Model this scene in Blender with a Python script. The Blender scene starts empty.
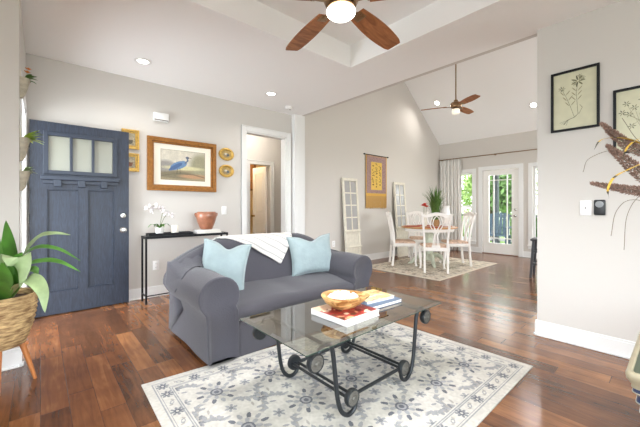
import bpy, bmesh, math, random
import numpy as np
from mathutils import Vector, Matrix
random.seed(4); rng = np.random.default_rng(7)
PI = math.pi
S = bpy.context.scene
COL = S.collection

# ------------------------------------------------------------------ camera, sky, window light, exposure
CAM_H, FPX, HY = 1.15, 319.0, 207.0
YAW = math.atan2(.752, .659)
cd = bpy.data.cameras.new('camera'); cam = bpy.data.objects.new('camera', cd); COL.objects.link(cam)
cam.location = (0, 0, CAM_H); cam.rotation_euler = (PI/2, 0, YAW - PI/2)
cd.sensor_width = 36; cd.lens = 36*FPX/640; cd.shift_y = (HY-213.5)/640*1.0; cd.clip_start = .02
S.camera = cam

w = bpy.data.worlds.new('sky'); S.world = w; w.use_nodes = True
bgn = w.node_tree.nodes['Background']
bgn.inputs[1].default_value = 5.5
_n = w.node_tree.nodes; _l = w.node_tree.links
_t = _n.new('ShaderNodeTexCoord'); _s = _n.new('ShaderNodeSeparateXYZ'); _r = _n.new('ShaderNodeValToRGB')
_l.new(_t.outputs['Generated'], _s.inputs[0]); _l.new(_s.outputs[2], _r.inputs[0]); _l.new(_r.outputs[0], bgn.inputs[0])
_r.color_ramp.elements[0].position = -.0; _r.color_ramp.elements[0].color = (.30, .32, .27, 1)      # bright ground
_r.color_ramp.elements[1].position = .04; _r.color_ramp.elements[1].color = (.90, .95, 1.0, 1)      # hazy sky

def area(name, loc, rot, sx, sy, power, col, spread=180):
    l = bpy.data.lights.new(name, 'AREA'); l.shape = 'RECTANGLE'; l.size = sx; l.size_y = sy
    l.energy = power; l.color = col; l.spread = math.radians(spread)
    o = bpy.data.objects.new(name, l); o.location = loc; o.rotation_euler = rot; COL.objects.link(o); return o
# daylight at the windows of the living room (behind the camera) and at the open front door
area('daylight_rear_window', (.9, -3.1, 1.6), (math.radians(65), 0, 0), 3.6, 1.7, 46, (.82, .91, 1), 80)
area('daylight_side_window', (-2.9, -.6, 1.6), (0, math.radians(-65), 0), 1.7, 3.2, 50, (.80, .90, 1), 95)
area('daylight_front_door', (-.75, 3.86, 1.25), (0, math.radians(-84), 0), 2.0, .95, 58, (.84, .92, 1), 150)
area('kitchen_side_fill', (5.9, -2.4, 1.5), (math.radians(80), 0, 0), 3.4, 1.6, 80, (.95, .98, 1), 150)  # unseen fill added to brighten the dining room, no window known there
area('daylight_patio', (9.3, 2.8, 2.25), (0, math.radians(62), 0), 1.0, 3.6, 90, (.95, .98, 1), 150)
S.view_settings.view_transform = 'Standard'; S.view_settings.look = 'None'
S.view_settings.gamma = 1; S.view_settings.use_curve_mapping = False
S.view_settings.exposure = 0.12

# ------------------------------------------------------------------ helpers
def lin(c):
    return tuple(((v/255)/12.92 if v/255 <= .04045 else ((v/255+.055)/1.055)**2.4) for v in c)
def at(x, y, d):
    """point at depth d along the view through a place in the photograph"""
    r = (x-320)/FPX
    return Vector((d*(.659+.752*r), d*(.752-.659*r), CAM_H+d*(HY-y)/FPX))

class MB:
    def __init__(s): s.bm = bmesh.new(); s.mi = 0
    def _done(s, geom, M):
        vs = [g for g in geom if isinstance(g, bmesh.types.BMVert)]
        if M is not None: bmesh.ops.transform(s.bm, matrix=M, verts=vs)
        return vs
    def face(s, vs):
        try:
            f = s.bm.faces.new(vs); f.material_index = s.mi; return f
        except ValueError: return None
    def poly(s, pts): return s.face([s.bm.verts.new(p) for p in pts])
    def box(s, lo, hi, bev=0, M=None, seg=2):
        t = bmesh.new()
        bmesh.ops.create_cube(t, size=1)
        sx, sy, sz = (hi[i]-lo[i] for i in range(3)); c = [(hi[i]+lo[i])/2 for i in range(3)]
        bmesh.ops.transform(t, matrix=Matrix.Translation(c) @ Matrix.Diagonal((sx, sy, sz, 1)), verts=t.verts)
        if bev: bmesh.ops.bevel(t, geom=t.edges[:], offset=min(bev, .49*min(abs(sx), abs(sy), abs(sz))), segments=seg, profile=.5, affect='EDGES')
        s.add(t, M); t.free(); return s
    def add(s, t, M=None):
        mp = {}
        for v in t.verts: mp[v] = s.bm.verts.new(M @ v.co if M is not None else v.co)
        for f in t.faces: s.face([mp[v] for v in f.verts])
    def loft(s, secs, closed=True, cap=True):
        rows = [[s.bm.verts.new(p) for p in sec] for sec in secs]
        n = len(rows[0])
        for a, b in zip(rows, rows[1:]):
            for i in range(n if closed else n-1):
                j = (i+1) % n; s.face([a[i], a[j], b[j], b[i]])
        if cap and closed:
            s.face(rows[0][::-1]); s.face(rows[-1])
        return s
    def tube(s, pts, r, n=8, cap=True, flat=1.0, up=None):
        pts = [Vector(p) for p in pts]; N = len(pts)
        rs = r if isinstance(r, (list, tuple)) else [r]*N
        T = []
        for i in range(N):
            t = pts[min(i+1, N-1)]-pts[max(i-1, 0)]
            T.append(t.normalized() if t.length > 1e-9 else Vector((0, 0, 1)))
        u = Vector(up) if up else (Vector((0, 0, 1)) if abs(T[0].z) < .9 else Vector((1, 0, 0)))
        u = (u - T[0]*u.dot(T[0])).normalized(); secs = []
        for i in range(N):
            u = (u - T[i]*u.dot(T[i])).normalized(); v = T[i].cross(u)
            secs.append([pts[i]+(u*math.cos(2*PI*k/n)*flat+v*math.sin(2*PI*k/n))*rs[i] for k in range(n)])
        return s.loft(secs, True, cap)
    def bar(s, pts, wx, wy, up):
        """rectangular bar swept along pts; wx across, wy along up"""
        pts = [Vector(p) for p in pts]; N = len(pts); secs = []
        for i in range(N):
            t = (pts[min(i+1, N-1)]-pts[max(i-1, 0)]).normalized(); u = Vector(up); u = (u-t*u.dot(t)).normalized(); v = t.cross(u)
            a = (wx[i] if isinstance(wx, (list, tuple)) else wx)/2; b = (wy[i] if isinstance(wy, (list, tuple)) else wy)/2
            secs.append([pts[i]+v*a+u*b, pts[i]-v*a+u*b, pts[i]-v*a-u*b, pts[i]+v*a-u*b])
        return s.loft(secs)
    def lathe(s, prof, n=24, c=(0, 0, 0), M=None, fn=None):
        secs = []
        for r, z in prof:
            ring = []
            for k in range(n):
                a = 2*PI*k/n; rr = max(r, 1e-4)*(fn(a, z) if fn else 1)
                p = Vector((c[0]+rr*math.cos(a), c[1]+rr*math.sin(a), c[2]+z)); ring.append(M @ p if M is not None else p)
            secs.append(ring)
        return s.loft(secs)
    def prism(s, pts2, f, a, b):
        """outline pts2 put in space by f(u,v,depth) between depths a and b"""
        A = [s.bm.verts.new(f(u, v, a)) for u, v in pts2]; B = [s.bm.verts.new(f(u, v, b)) for u, v in pts2]
        s.face(A[::-1]); s.face(B); n = len(A)
        for i in range(n):
            j = (i+1) % n; s.face([A[i], A[j], B[j], B[i]])
        return s
    def leaf(s, pts, width, fold=.15, n=9, sag=None, face=None):
        """blade along pts (Catmull sampled), widest in the middle"""
        P = smooth(pts, n); N = len(P)
        rows = []
        for i, p in enumerate(P):
            t = (P[min(i+1, N-1)]-P[max(i-1, 0)]).normalized()
            side = t.cross(Vector((0, 0, 1)))
            if side.length < .05: side = t.cross(Vector((1, 0, 0)))
            if face is not None: side = Vector(face)-t*Vector(face).dot(t)
            side.normalize()
            if sag is not None: side = (Matrix.Rotation(sag, 3, t) @ side)
            nn = side.cross(t); q = i/(N-1)
            ww = width*math.sin(PI*min(1, q**.75*.97+.03))**.8/2
            rows.append([s.bm.verts.new(p+side*ww+nn*fold*ww), s.bm.verts.new(p), s.bm.verts.new(p-side*ww+nn*fold*ww)])
        for a, b in zip(rows, rows[1:]):
            s.face([a[0], a[1], b[1], b[0]]); s.face([a[1], a[2], b[2], b[1]])
        return s
    def build(s, name, mats, parent=None, smooth=True, ang=40):
        bmesh.ops.recalc_face_normals(s.bm, faces=s.bm.faces)
        me = bpy.data.meshes.new(name); s.bm.to_mesh(me); s.bm.free()
        for m in (mats if isinstance(mats, (list, tuple)) else [mats]): me.materials.append(m)
        if smooth:
            me.polygons.foreach_set('use_smooth', [True]*len(me.polygons)); me.set_sharp_from_angle(angle=math.radians(ang))
        o = bpy.data.objects.new(name, me); COL.objects.link(o)
        if parent is not None: o.parent = parent
        return o

def smooth(pts, n):
    P = [Vector(p) for p in pts]; out = []
    if len(P) == 2: return [P[0].lerp(P[1], i/n) for i in range(n+1)]
    Q = [2*P[0]-P[1]] + P + [2*P[-1]-P[-2]]
    for i in range(1, len(Q)-2):
        for k in range(n):
            t = k/n; a, b, c, d = Q[i-1:i+3]
            out.append(.5*((2*b)+(c-a)*t+(2*a-5*b+4*c-d)*t*t+(3*b-a-3*c+d)*t**3))
    out.append(P[-1]); return out

def tag(o, label=None, cat=None, group=None, kind=None):
    if label: o['label'] = label
    if cat: o['category'] = cat
    if group: o['group'] = group
    if kind: o['kind'] = kind
    return o
def thing(name, label, cat, loc=(0, 0, 0), rz=0, group=None):
    o = bpy.data.objects.new(name, None); o.empty_display_size = .1; COL.objects.link(o)
    o.location = loc; o.rotation_euler = (0, 0, rz); return tag(o, label, cat, group)
def struct(o): o['kind'] = 'structure'; return o
def dup(root, loc=None, rz=None, label=None):
    def cp(o, par):
        c = o.copy(); COL.objects.link(c); c.parent = par
        for ch in o.children: cp(ch, c)
        return c
    r = cp(root, None)
    if loc is not None: r.location = loc
    if rz is not None: r.rotation_euler = (0, 0, rz)
    if label: r['label'] = label
    return r

# ------------------------------------------------------------------ materials
def nmat(name):
    m = bpy.data.materials.new(name); m.use_nodes = True; nt = m.node_tree; return m, nt, nt.nodes['Principled BSDF']
def mat(name, col, rough=.5, metal=0, bump=None, var=0, vscale=6, spec=None, emit=None, coat=0, sheen=0, stretch=None):
    m, nt, b = nmat(name); c = lin(col)
    b.inputs['Base Color'].default_value = (*c, 1); b.inputs['Roughness'].default_value = rough; b.inputs['Metallic'].default_value = metal
    if spec is not None: b.inputs['Specular IOR Level'].default_value = spec
    if coat: b.inputs['Coat Weight'].default_value = coat; b.inputs['Coat Roughness'].default_value = .12
    if sheen: b.inputs['Sheen Weight'].default_value = sheen
    if emit: b.inputs['Emission Color'].default_value = (*lin(emit[0]), 1); b.inputs['Emission Strength'].default_value = emit[1]
    tc = nt.nodes.new('ShaderNodeTexCoord'); mp = nt.nodes.new('ShaderNodeMapping'); nt.links.new(tc.outputs['Object'], mp.inputs[0])
    if stretch: mp.inputs['Scale'].default_value = stretch
    if var:
        n = nt.nodes.new('ShaderNodeTexNoise'); n.inputs['Scale'].default_value = vscale; n.inputs['Detail'].default_value = 5
        nt.links.new(mp.outputs[0], n.inputs['Vector'])
        r = nt.nodes.new('ShaderNodeValToRGB'); r.color_ramp.elements[0].position = .3; r.color_ramp.elements[1].position = .7
        r.color_ramp.elements[0].color = (*[max(0, v*(1-var)) for v in c], 1); r.color_ramp.elements[1].color = (*[min(1, v*(1+var)) for v in c], 1)
        nt.links.new(n.outputs['Fac'], r.inputs[0]); nt.links.new(r.outputs[0], b.inputs['Base Color'])
    if bump:
        n = nt.nodes.new('ShaderNodeTexNoise'); n.inputs['Scale'].default_value = bump[0]; n.inputs['Detail'].default_value = 3
        nt.links.new(mp.outputs[0], n.inputs['Vector'])
        bu = nt.nodes.new('ShaderNodeBump'); bu.inputs['Strength'].default_value = bump[1]; bu.inputs['Distance'].default_value = .01
        nt.links.new(n.outputs['Fac'], bu.inputs['Height']); nt.links.new(bu.outputs[0], b.inputs['Normal'])
    return m
def thin_glass(name, tint, ior=1.5):
    m, nt, b = nmat(name); nt.nodes.remove(b); out = nt.nodes['Material Output']
    tr = nt.nodes.new('ShaderNodeBsdfTransparent'); tr.inputs[0].default_value = (*tint, 1)
    gl = nt.nodes.new('ShaderNodeBsdfGlossy'); gl.inputs['Roughness'].default_value = .0
    fr = nt.nodes.new('ShaderNodeFresnel'); fr.inputs[0].default_value = ior
    mx = nt.nodes.new('ShaderNodeMixShader')
    ge = nt.nodes.new('ShaderNodeNewGeometry'); fb = nt.nodes.new('ShaderNodeMath'); fb.operation = 'SUBTRACT'; fb.inputs[0].default_value = 1
    mu = nt.nodes.new('ShaderNodeMath'); mu.operation = 'MULTIPLY'
    nt.links.new(ge.outputs['Backfacing'], fb.inputs[1]); nt.links.new(fb.outputs[0], mu.inputs[0]); nt.links.new(fr.outputs[0], mu.inputs[1])
    nt.links.new(mu.outputs[0], mx.inputs[0]); nt.links.new(tr.outputs[0], mx.inputs[1]); nt.links.new(gl.outputs[0], mx.inputs[2])
    nt.links.new(mx.outputs[0], out.inputs[0]); return m
def paint_mat(name, rough=.6, bump=0, spec=.3):
    m, nt, b = nmat(name); a = nt.nodes.new('ShaderNodeVertexColor'); a.layer_name = 'paint'
    nt.links.new(a.outputs[0], b.inputs['Base Color']); b.inputs['Roughness'].default_value = rough; b.inputs['Specular IOR Level'].default_value = spec
    if bump:
        tc = nt.nodes.new('ShaderNodeTexCoord'); n = nt.nodes.new('ShaderNodeTexNoise'); n.inputs['Scale'].default_value = 350
        nt.links.new(tc.outputs['Object'], n.inputs['Vector'])
        bu = nt.nodes.new('ShaderNodeBump'); bu.inputs['Strength'].default_value = bump; bu.inputs['Distance'].default_value = .004
        nt.links.new(n.outputs['Fac'], bu.inputs['Height']); nt.links.new(bu.outputs[0], b.inputs['Normal'])
    return m

def floor_mat():
    m, nt, b = nmat('hardwood_planks'); N, L = nt.nodes, nt.links
    def math_(op, a, bb=None):
        n = N.new('ShaderNodeMath'); n.operation = op
        for i, v in enumerate((a, bb)):
            if v is None: continue
            if isinstance(v, (int, float)): n.inputs[i].default_value = v
            else: L.new(v, n.inputs[i])
        return n.outputs[0]
    tc = N.new('ShaderNodeTexCoord'); sp = N.new('ShaderNodeSeparateXYZ'); L.new(tc.outputs['Object'], sp.inputs[0])
    X, Y = sp.outputs[0], sp.outputs[1]
    rx = math_('DIVIDE', X, .127); row = math_('FLOOR', rx)
    wn = N.new('ShaderNodeTexWhiteNoise'); wn.noise_dimensions = '1D'; L.new(row, wn.inputs['W'])
    ry = math_('ADD', math_('DIVIDE', Y, .85), math_('MULTIPLY', wn.outputs['Value'], 7.3)); coln = math_('FLOOR', ry)
    cb = N.new('ShaderNodeCombineXYZ'); L.new(row, cb.inputs[0]); L.new(coln, cb.inputs[1])
    w2 = N.new('ShaderNodeTexWhiteNoise'); w2.noise_dimensions = '2D'; L.new(cb.outputs[0], w2.inputs['Vector'])
    # grain: noise drawn out along the plank, shifted per plank
    mp = N.new('ShaderNodeCombineXYZ'); L.new(math_('MULTIPLY', X, 26), mp.inputs[0]); L.new(math_('ADD', math_('MULTIPLY', Y, 2.6), math_('MULTIPLY', w2.outputs['Value'], 40)), mp.inputs[1])
    no = N.new('ShaderNodeTexNoise'); no.inputs['Scale'].default_value = 1; no.inputs['Detail'].default_value = 6; no.inputs['Roughness'].default_value = .6; no.inputs['Distortion'].default_value = 1.0
    L.new(mp.outputs[0], no.inputs['Vector'])
    n3 = N.new('ShaderNodeTexNoise'); n3.inputs['Scale'].default_value = 4.5; n3.inputs['Detail'].default_value = 4; L.new(tc.outputs['Object'], n3.inputs['Vector'])
    tone = math_('ADD', math_('ADD', math_('MULTIPLY', w2.outputs['Value'], .36), math_('MULTIPLY', no.outputs['Fac'], .55)), math_('MULTIPLY', n3.outputs['Fac'], .40))
    tone = math_('SUBTRACT', tone, .20)
    rp = N.new('ShaderNodeValToRGB'); e = rp.color_ramp.elements
    e[0].position = .15; e[0].color = (*lin((66, 40, 24)), 1); e[1].position = .85; e[1].color = (*lin((172, 120, 75)), 1)
    k = e.new(.5); k.color = (*lin((120, 76, 46)), 1)
    L.new(tone, rp.inputs[0])
    fx = math_('FRACT', rx); fy = math_('FRACT', ry)
    ex = math_('LESS_THAN', math_('MINIMUM', fx, math_('SUBTRACT', 1, fx)), .012)
    ey = math_('LESS_THAN', math_('MINIMUM', fy, math_('SUBTRACT', 1, fy)), .0025)
    gap = math_('MAXIMUM', ex, ey)
    mx = N.new('ShaderNodeMix'); mx.data_type = 'RGBA'; L.new(math_('MULTIPLY', gap, .65), mx.inputs[0]); L.new(rp.outputs[0], mx.inputs[6]); mx.inputs[7].default_value = (*lin((60, 32, 20)), 1)
    L.new(mx.outputs[2], b.inputs['Base Color'])
    b.inputs['Roughness'].default_value = .22; b.inputs['Specular IOR Level'].default_value = .55
    bu = N.new('ShaderNodeBump'); bu.inputs['Strength'].default_value = .25; bu.inputs['Distance'].default_value = .004
    L.new(math_('SUBTRACT', math_('MULTIPLY', no.outputs['Fac'], .5), gap), bu.inputs['Height']); L.new(bu.outputs[0], b.inputs['Normal'])
    return m
def woven(name, col, scale, strength, rough=.9):
    """fine woven or knitted cloth: crossed waves in the bump"""
    m, nt, b = nmat(name); N, L = nt.nodes, nt.links; c = lin(col)
    b.inputs['Base Color'].default_value = (*c, 1); b.inputs['Roughness'].default_value = rough; b.inputs['Sheen Weight'].default_value = .25; b.inputs['Specular IOR Level'].default_value = .15
    tc = N.new('ShaderNodeTexCoord')
    ml = N.new('ShaderNodeTexVoronoi'); ml.inputs['Scale'].default_value = scale
    L.new(tc.outputs['Object'], ml.inputs['Vector'])
    no = N.new('ShaderNodeTexNoise'); no.inputs['Scale'].default_value = 7; no.inputs['Detail'].default_value = 4; L.new(tc.outputs['Object'], no.inputs['Vector'])
    ad = N.new('ShaderNodeMath'); ad.operation = 'MULTIPLY_ADD'; L.new(no.outputs['Fac'], ad.inputs[0]); ad.inputs[1].default_value = 1.5; L.new(ml.outputs['Distance'], ad.inputs[2])
    bu = N.new('ShaderNodeBump'); bu.inputs['Strength'].default_value = strength; bu.inputs['Distance'].default_value = .01
    L.new(ad.outputs[0], bu.inputs['Height']); L.new(bu.outputs[0], b.inputs['Normal'])
    return m
def wood_grain(name, dark, light, scale=(30, 30, 2), rough=.45, bump=.2):
    m, nt, b = nmat(name); N, L = nt.nodes, nt.links
    tc = N.new('ShaderNodeTexCoord'); mp = N.new('ShaderNodeMapping'); mp.inputs['Scale'].default_value = scale; L.new(tc.outputs['Object'], mp.inputs[0])
    no = N.new('ShaderNodeTexNoise'); no.inputs['Scale'].default_value = 1; no.inputs['Detail'].default_value = 6; no.inputs['Distortion'].default_value = 1.2; L.new(mp.outputs[0], no.inputs['Vector'])
    r = N.new('ShaderNodeValToRGB'); r.color_ramp.elements[0].position = .36; r.color_ramp.elements[1].position = .66
    r.color_ramp.elements[0].color = (*lin(dark), 1); r.color_ramp.elements[1].color = (*lin(light), 1)
    L.new(no.outputs['Fac'], r.inputs[0]); L.new(r.outputs[0], b.inputs['Base Color']); b.inputs['Roughness'].default_value = rough
    bu = N.new('ShaderNodeBump'); bu.inputs['Strength'].default_value = bump; bu.inputs['Distance'].default_value = .004; L.new(no.outputs['Fac'], bu.inputs['Height']); L.new(bu.outputs[0], b.inputs['Normal'])
    return m

M = dict(
    wall=mat('greige_paint', (210, 206, 200), .85, bump=(180, .03)),
    wall_dining=mat('warm_greige_paint', (212, 207, 200), .85, bump=(180, .03)),
    ceil=mat('ceiling_paint', (250, 250, 249), .9),
    trim=mat('white_trim_paint', (232, 232, 230), .4),
    floor=floor_mat(),
    navy=wood_grain('navy_stained_wood', (28, 34, 46), (47, 56, 73), (120, 120, 9), .42, .2),
    navy_plain=mat('navy_paint', (38, 46, 60), .4),
    white_door=mat('white_door_paint', (243, 241, 236), .4),
    chrome=mat('satin_nickel', (205, 203, 198), .25, 1),
    brass=mat('aged_brass', (168, 138, 84), .3, 1),
    bronze=mat('brushed_bronze', (150, 122, 92), .35, 1),
    black=mat('black_metal', (32, 33, 35), .45, .6),
    iron=mat('dark_iron', (58, 61, 64), .42, .7, bump=(60, .15)),
    rosette=mat('pewter_rosette', (112, 110, 103), .5, .5),
    pane=thin_glass('window_glass', (.95, .97, .96)),
    table_glass=thin_glass('table_glass', (.70, .71, .65), 5.0),
    glass_edge=mat('glass_edge_green', (64, 84, 76), .12, spec=.8),
    sofa=woven('grey_slipcover', (76, 75, 82), 120, .22),
    sofa2=None,
    aqua=mat('aqua_velvet', (146, 163, 166), .8, sheen=.3, var=.10, vscale=9, bump=(40, .25)),
    throw=None,
    paint=paint_mat('painted_pattern'), rugpile=paint_mat('rug_pile', .95, .5, .05),
    white_paint=mat('white_furniture_paint', (238, 233, 226), .5),
    cream_paint=mat('cream_distressed_paint', (226, 220, 204), .6, var=.08, vscale=18),
    sage=mat('sage_cream_paint', (196, 200, 180), .55, var=.1, vscale=9),
    blade=wood_grain('walnut_fan_blade', (138, 84, 48), (182, 120, 74), (4, 26, 26), .55, .03),
    gilt=mat('gilt_frame', (152, 102, 46), .42, .45, var=.22, vscale=30, bump=(60, .3)),
    gilt_light=mat('bright_gilt', (206, 168, 88), .34, .5, var=.2, vscale=50, bump=(120, .5)),
    mat_board=mat('cream_mat_board', (240, 234, 218), .8),
    plastic=mat('white_plastic', (244, 244, 242), .35),
    slot=mat('slot_shadow_grey', (120, 118, 114), .6),
    black_plastic=mat('black_plastic', (28, 29, 31), .35),
    leaf=mat('green_leaf', (78, 130, 44), .5, var=.3, vscale=12),
    leaf_pale=mat('pale_leaf', (150, 172, 122), .45, var=.2, vscale=14),
    lime=mat('lime_leaf', (168, 196, 66), .5, var=.2, vscale=20),
    grass=mat('grass_blade', (84, 118, 52), .5, var=.35, vscale=30),
    basket=None,
    oak=mat('honey_wood', (176, 112, 62), .4, var=.18, vscale=5, stretch=(14, 14, 1.5)),
    soil=mat('dark_soil', (58, 42, 32), .95, bump=(60, .8)),
    ceramic=mat('white_ceramic', (240, 238, 234), .25, coat=.4),
    copper=mat('copper_glaze_pot', (160, 106, 80), .34, var=.28, vscale=14, coat=.3),
    paper=mat('page_paper', (238, 234, 224), .8),
    seat_fab=mat('peach_floral_fabric', (206, 176, 154), .9, var=.28, vscale=22),
    wood_top=mat('honey_tabletop', (190, 138, 84), .35, var=.15, vscale=8),
    red_mat=mat('red_placemat', (176, 70, 52), .9, var=.25, vscale=60, bump=(200, .5)),
    red=mat('red_petal', (226, 58, 40), .6),
    petal=mat('white_petal', (246, 240, 240), .6),
    stem=mat('green_stem', (104, 116, 66), .6),
    curtain=None,
    dark_stool=mat('charcoal_stool', (66, 68, 72), .5),
    reed=mat('dried_reed_seed', (140, 114, 100), .9, var=.55, vscale=110),
    straw=mat('dry_stem', (120, 112, 96), .8),
    yellow_leaf=mat('yellowed_leaf', (198, 162, 58), .7, var=.3, vscale=40),
    deck=mat('porch_boards', (150, 140, 128), .8),
    porch=mat('porch_white_paint', (226, 228, 228), .6),
    post=mat('grey_porch_post', (92, 98, 106), .6),
    bark=mat('bark', (98, 84, 70), .9, bump=(20, .5)),
    lawn=mat('lawn', (120, 148, 78), .95, var=.2, vscale=4),
)
def glow(name, col, s):
    m, nt, b = nmat(name); nt.nodes.remove(b); e = nt.nodes.new('ShaderNodeEmission'); e.inputs[0].default_value = (*col, 1); e.inputs[1].default_value = s
    nt.links.new(e.outputs[0], nt.nodes['Material Output'].inputs[0]); return m
M['sofa2'] = M['sofa']
M['lamp'] = glow('lamp_lens', (1, .96, .9), 9)
M['lamp_soft'] = glow('lamp_glass', (1, .93, .84), 6)
M['hot_dot'] = glow('tiny_indicator', (1, .2, .1), .5)

# ------------------------------------------------------------------ painted pattern: a fine mesh with one colour per corner
class Canvas:
    def __init__(s, w, h, n, bg):
        s.w, s.h = w, h; s.nx = max(2, int(round(w*n))); s.ny = max(2, int(round(h*n)))
        s.U, s.V = np.meshgrid((np.arange(s.nx)+.5)/s.nx*w, (np.arange(s.ny)+.5)/s.ny*h)
        s.px = np.empty((s.ny, s.nx, 3)); s.px[:] = bg
    def win(s, x0, x1, y0, y1):
        kx, ky = s.nx/s.w, s.ny/s.h
        i0, i1 = max(0, int(x0*kx)-1), min(s.nx, int(x1*kx)+2); j0, j1 = max(0, int(y0*ky)-1), min(s.ny, int(y1*ky)+2)
        return (slice(j0, max(j0, j1)), slice(i0, max(i0, i1)))
    def put(s, mask, c, a=1.0, W=(slice(None), slice(None))):
        s.px[W] = s.px[W]*(1-(mask*a)[..., None])+np.array(c, float)*(mask*a)[..., None]
    def ell(s, x, y, rx, ry, c, rot=0, a=1, soft=.0):
        R_ = max(rx, ry)*(1+soft); W = s.win(x-R_, x+R_, y-R_, y+R_)
        dx, dy = s.U[W]-x, s.V[W]-y; cs, sn = math.cos(rot), math.sin(rot)
        q = np.sqrt(((dx*cs+dy*sn)/rx)**2+((-dx*sn+dy*cs)/ry)**2)
        s.put(np.clip((1-q)/max(soft, 1e-3)+.5, 0, 1) if soft else (q < 1).astype(float), c, a, W)
    def line(s, pts, wd, c, a=1):
        xs, ys = [p[0] for p in pts], [p[1] for p in pts]; W = s.win(min(xs)-wd, max(xs)+wd, min(ys)-wd, max(ys)+wd)
        U, V = s.U[W], s.V[W]; m = np.zeros_like(U)
        for (x0, y0), (x1, y1) in zip(pts, pts[1:]):
            dx, dy = x1-x0, y1-y0; L2 = dx*dx+dy*dy+1e-12
            t = np.clip(((U-x0)*dx+(V-y0)*dy)/L2, 0, 1)
            d = np.hypot(U-x0-t*dx, V-y0-t*dy); m = np.maximum(m, (d < wd/2).astype(float))
        s.put(m, c, a, W)
    def rect(s, x0, y0, x1, y1, c, a=1): s.put(((s.U > x0) & (s.U < x1) & (s.V > y0) & (s.V < y1)).astype(float), c, a)
    def poly(s, pts, c, a=1):
        ins = np.zeros(s.U.shape, bool); n = len(pts)
        for i in range(n):
            (x0, y0), (x1, y1) = pts[i], pts[(i+1) % n]
            if y0 == y1: continue
            cond = ((y0 > s.V) != (y1 > s.V)) & (s.U < (x1-x0)*(s.V-y0)/(y1-y0)+x0); ins ^= cond
        s.put(ins.astype(float), c, a)
    def noise(s, amp, cell):
        k = rng.random((int(s.h/cell)+3, int(s.w/cell)+3)); gx, gy = s.U/cell, s.V/cell
        ix, iy = gx.astype(int), gy.astype(int); fx, fy = gx-ix, gy-iy
        v = k[iy, ix]*(1-fx)*(1-fy)+k[iy, ix+1]*fx*(1-fy)+k[iy+1, ix]*(1-fx)*fy+k[iy+1, ix+1]*fx*fy
        s.px *= (1+amp*(v-.5)*2)[..., None]
    def build(s, name, f, material, parent=None, back=None):
        """f(u,v,d): place of pattern point at thickness d; gives a slab with the pattern on its face"""
        nx, ny = s.nx, s.ny
        us, vs = np.linspace(0, s.w, nx+1), np.linspace(0, s.h, ny+1)
        V = [f(u, v, 0) for v in vs for u in us]
        F = [(j*(nx+1)+i, j*(nx+1)+i+1, (j+1)*(nx+1)+i+1, (j+1)*(nx+1)+i) for j in range(ny) for i in range(nx)]
        me = bpy.data.meshes.new(name)
        cols = s.px.reshape(-1, 3)
        if back is not None:
            rim = [i for i in range(nx+1)] + [j*(nx+1)+nx for j in range(1, ny+1)] + [ny*(nx+1)+i for i in range(nx-1, -1, -1)] + [j*(nx+1) for j in range(ny-1, 0, -1)]
            b0 = len(V); uv = lambda k: (us[k % (nx+1)], vs[k//(nx+1)])
            V += [f(*uv(k), back) for k in rim]; n = len(rim)
            F += [(rim[i], b0+i, b0+(i+1) % n, rim[(i+1) % n]) for i in range(n)] + [tuple(b0+i for i in range(n))[::-1]]
            rc = np.array([cols[min(k//(nx+1), ny-1)*nx+min(k % (nx+1), nx-1)] for k in rim]); cols = np.vstack([cols, rc, rc[:1]])
        me.from_pydata([tuple(v) for v in V], [], F); me.update()
        lc = np.array([lin(c) for c in np.clip(cols, 0, 255)]) if len(cols) < 3000 else np.where(cols/255 <= .04045, cols/255/12.92, ((np.clip(cols, 0, 255)/255+.055)/1.055)**2.4)
        at_ = me.color_attributes.new('paint', 'FLOAT_COLOR', 'CORNER')
        tot = np.zeros(len(me.polygons), np.int32); me.polygons.foreach_get('loop_total', tot)
        d = np.repeat(np.hstack([lc, np.ones((len(lc), 1))]), tot, axis=0); at_.data.foreach_set('color', d.ravel().astype(np.float32))
        me.materials.append(material); o = bpy.data.objects.new(name, me); COL.objects.link(o)
        if parent is not None: o.parent = parent
        return o

# ================================================================== THE SHELL
WY, RX, FX, LX = 4.48, 3.36, 8.35, -.115      # front wall, right wall, far wall, left wall planes
CH = 2.74
def wall_y(name, y0, y1, x0, x1, z0, z1, m, holes=()):
    b = MB(); hs = sorted(holes); x = x0
    for (a, c, lo, hi) in hs:
        b.box((x, y0, z0), (a, y1, z1))
        if lo > z0: b.box((a, y0, z0), (c, y1, lo))
        if hi < z1: b.box((a, y0, hi), (c, y1, z1))
        x = c
    b.box((x, y0, z0), (x1, y1, z1)); return struct(b.build(name, m, smooth=False))
def wall_x(name, x0, x1, y0, y1, z0, z1, m, holes=()):
    b = MB(); hs = sorted(holes); y = y0
    for (a, c, lo, hi) in hs:
        b.box((x0, y, z0), (x1, a, z1))
        if lo > z0: b.box((x0, a, z0), (x1, c, lo))
        if hi < z1: b.box((x0, a, hi), (x1, c, z1))
        y = c
    b.box((x0, y, z0), (x1, y1, z1)); return struct(b.build(name, m, smooth=False))

struct(MB().box((-3.0, -3.2, -.1), (8.47, 7.4, 0)).build('floor', M['floor'], smooth=False))
HD = (2.40, 3.155, 0, 2.33)                                        # cased opening to the hall
wall_y('wall_front', WY, WY+.12, -.25, 3.42, 0, CH, M['wall'], [HD])
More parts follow.
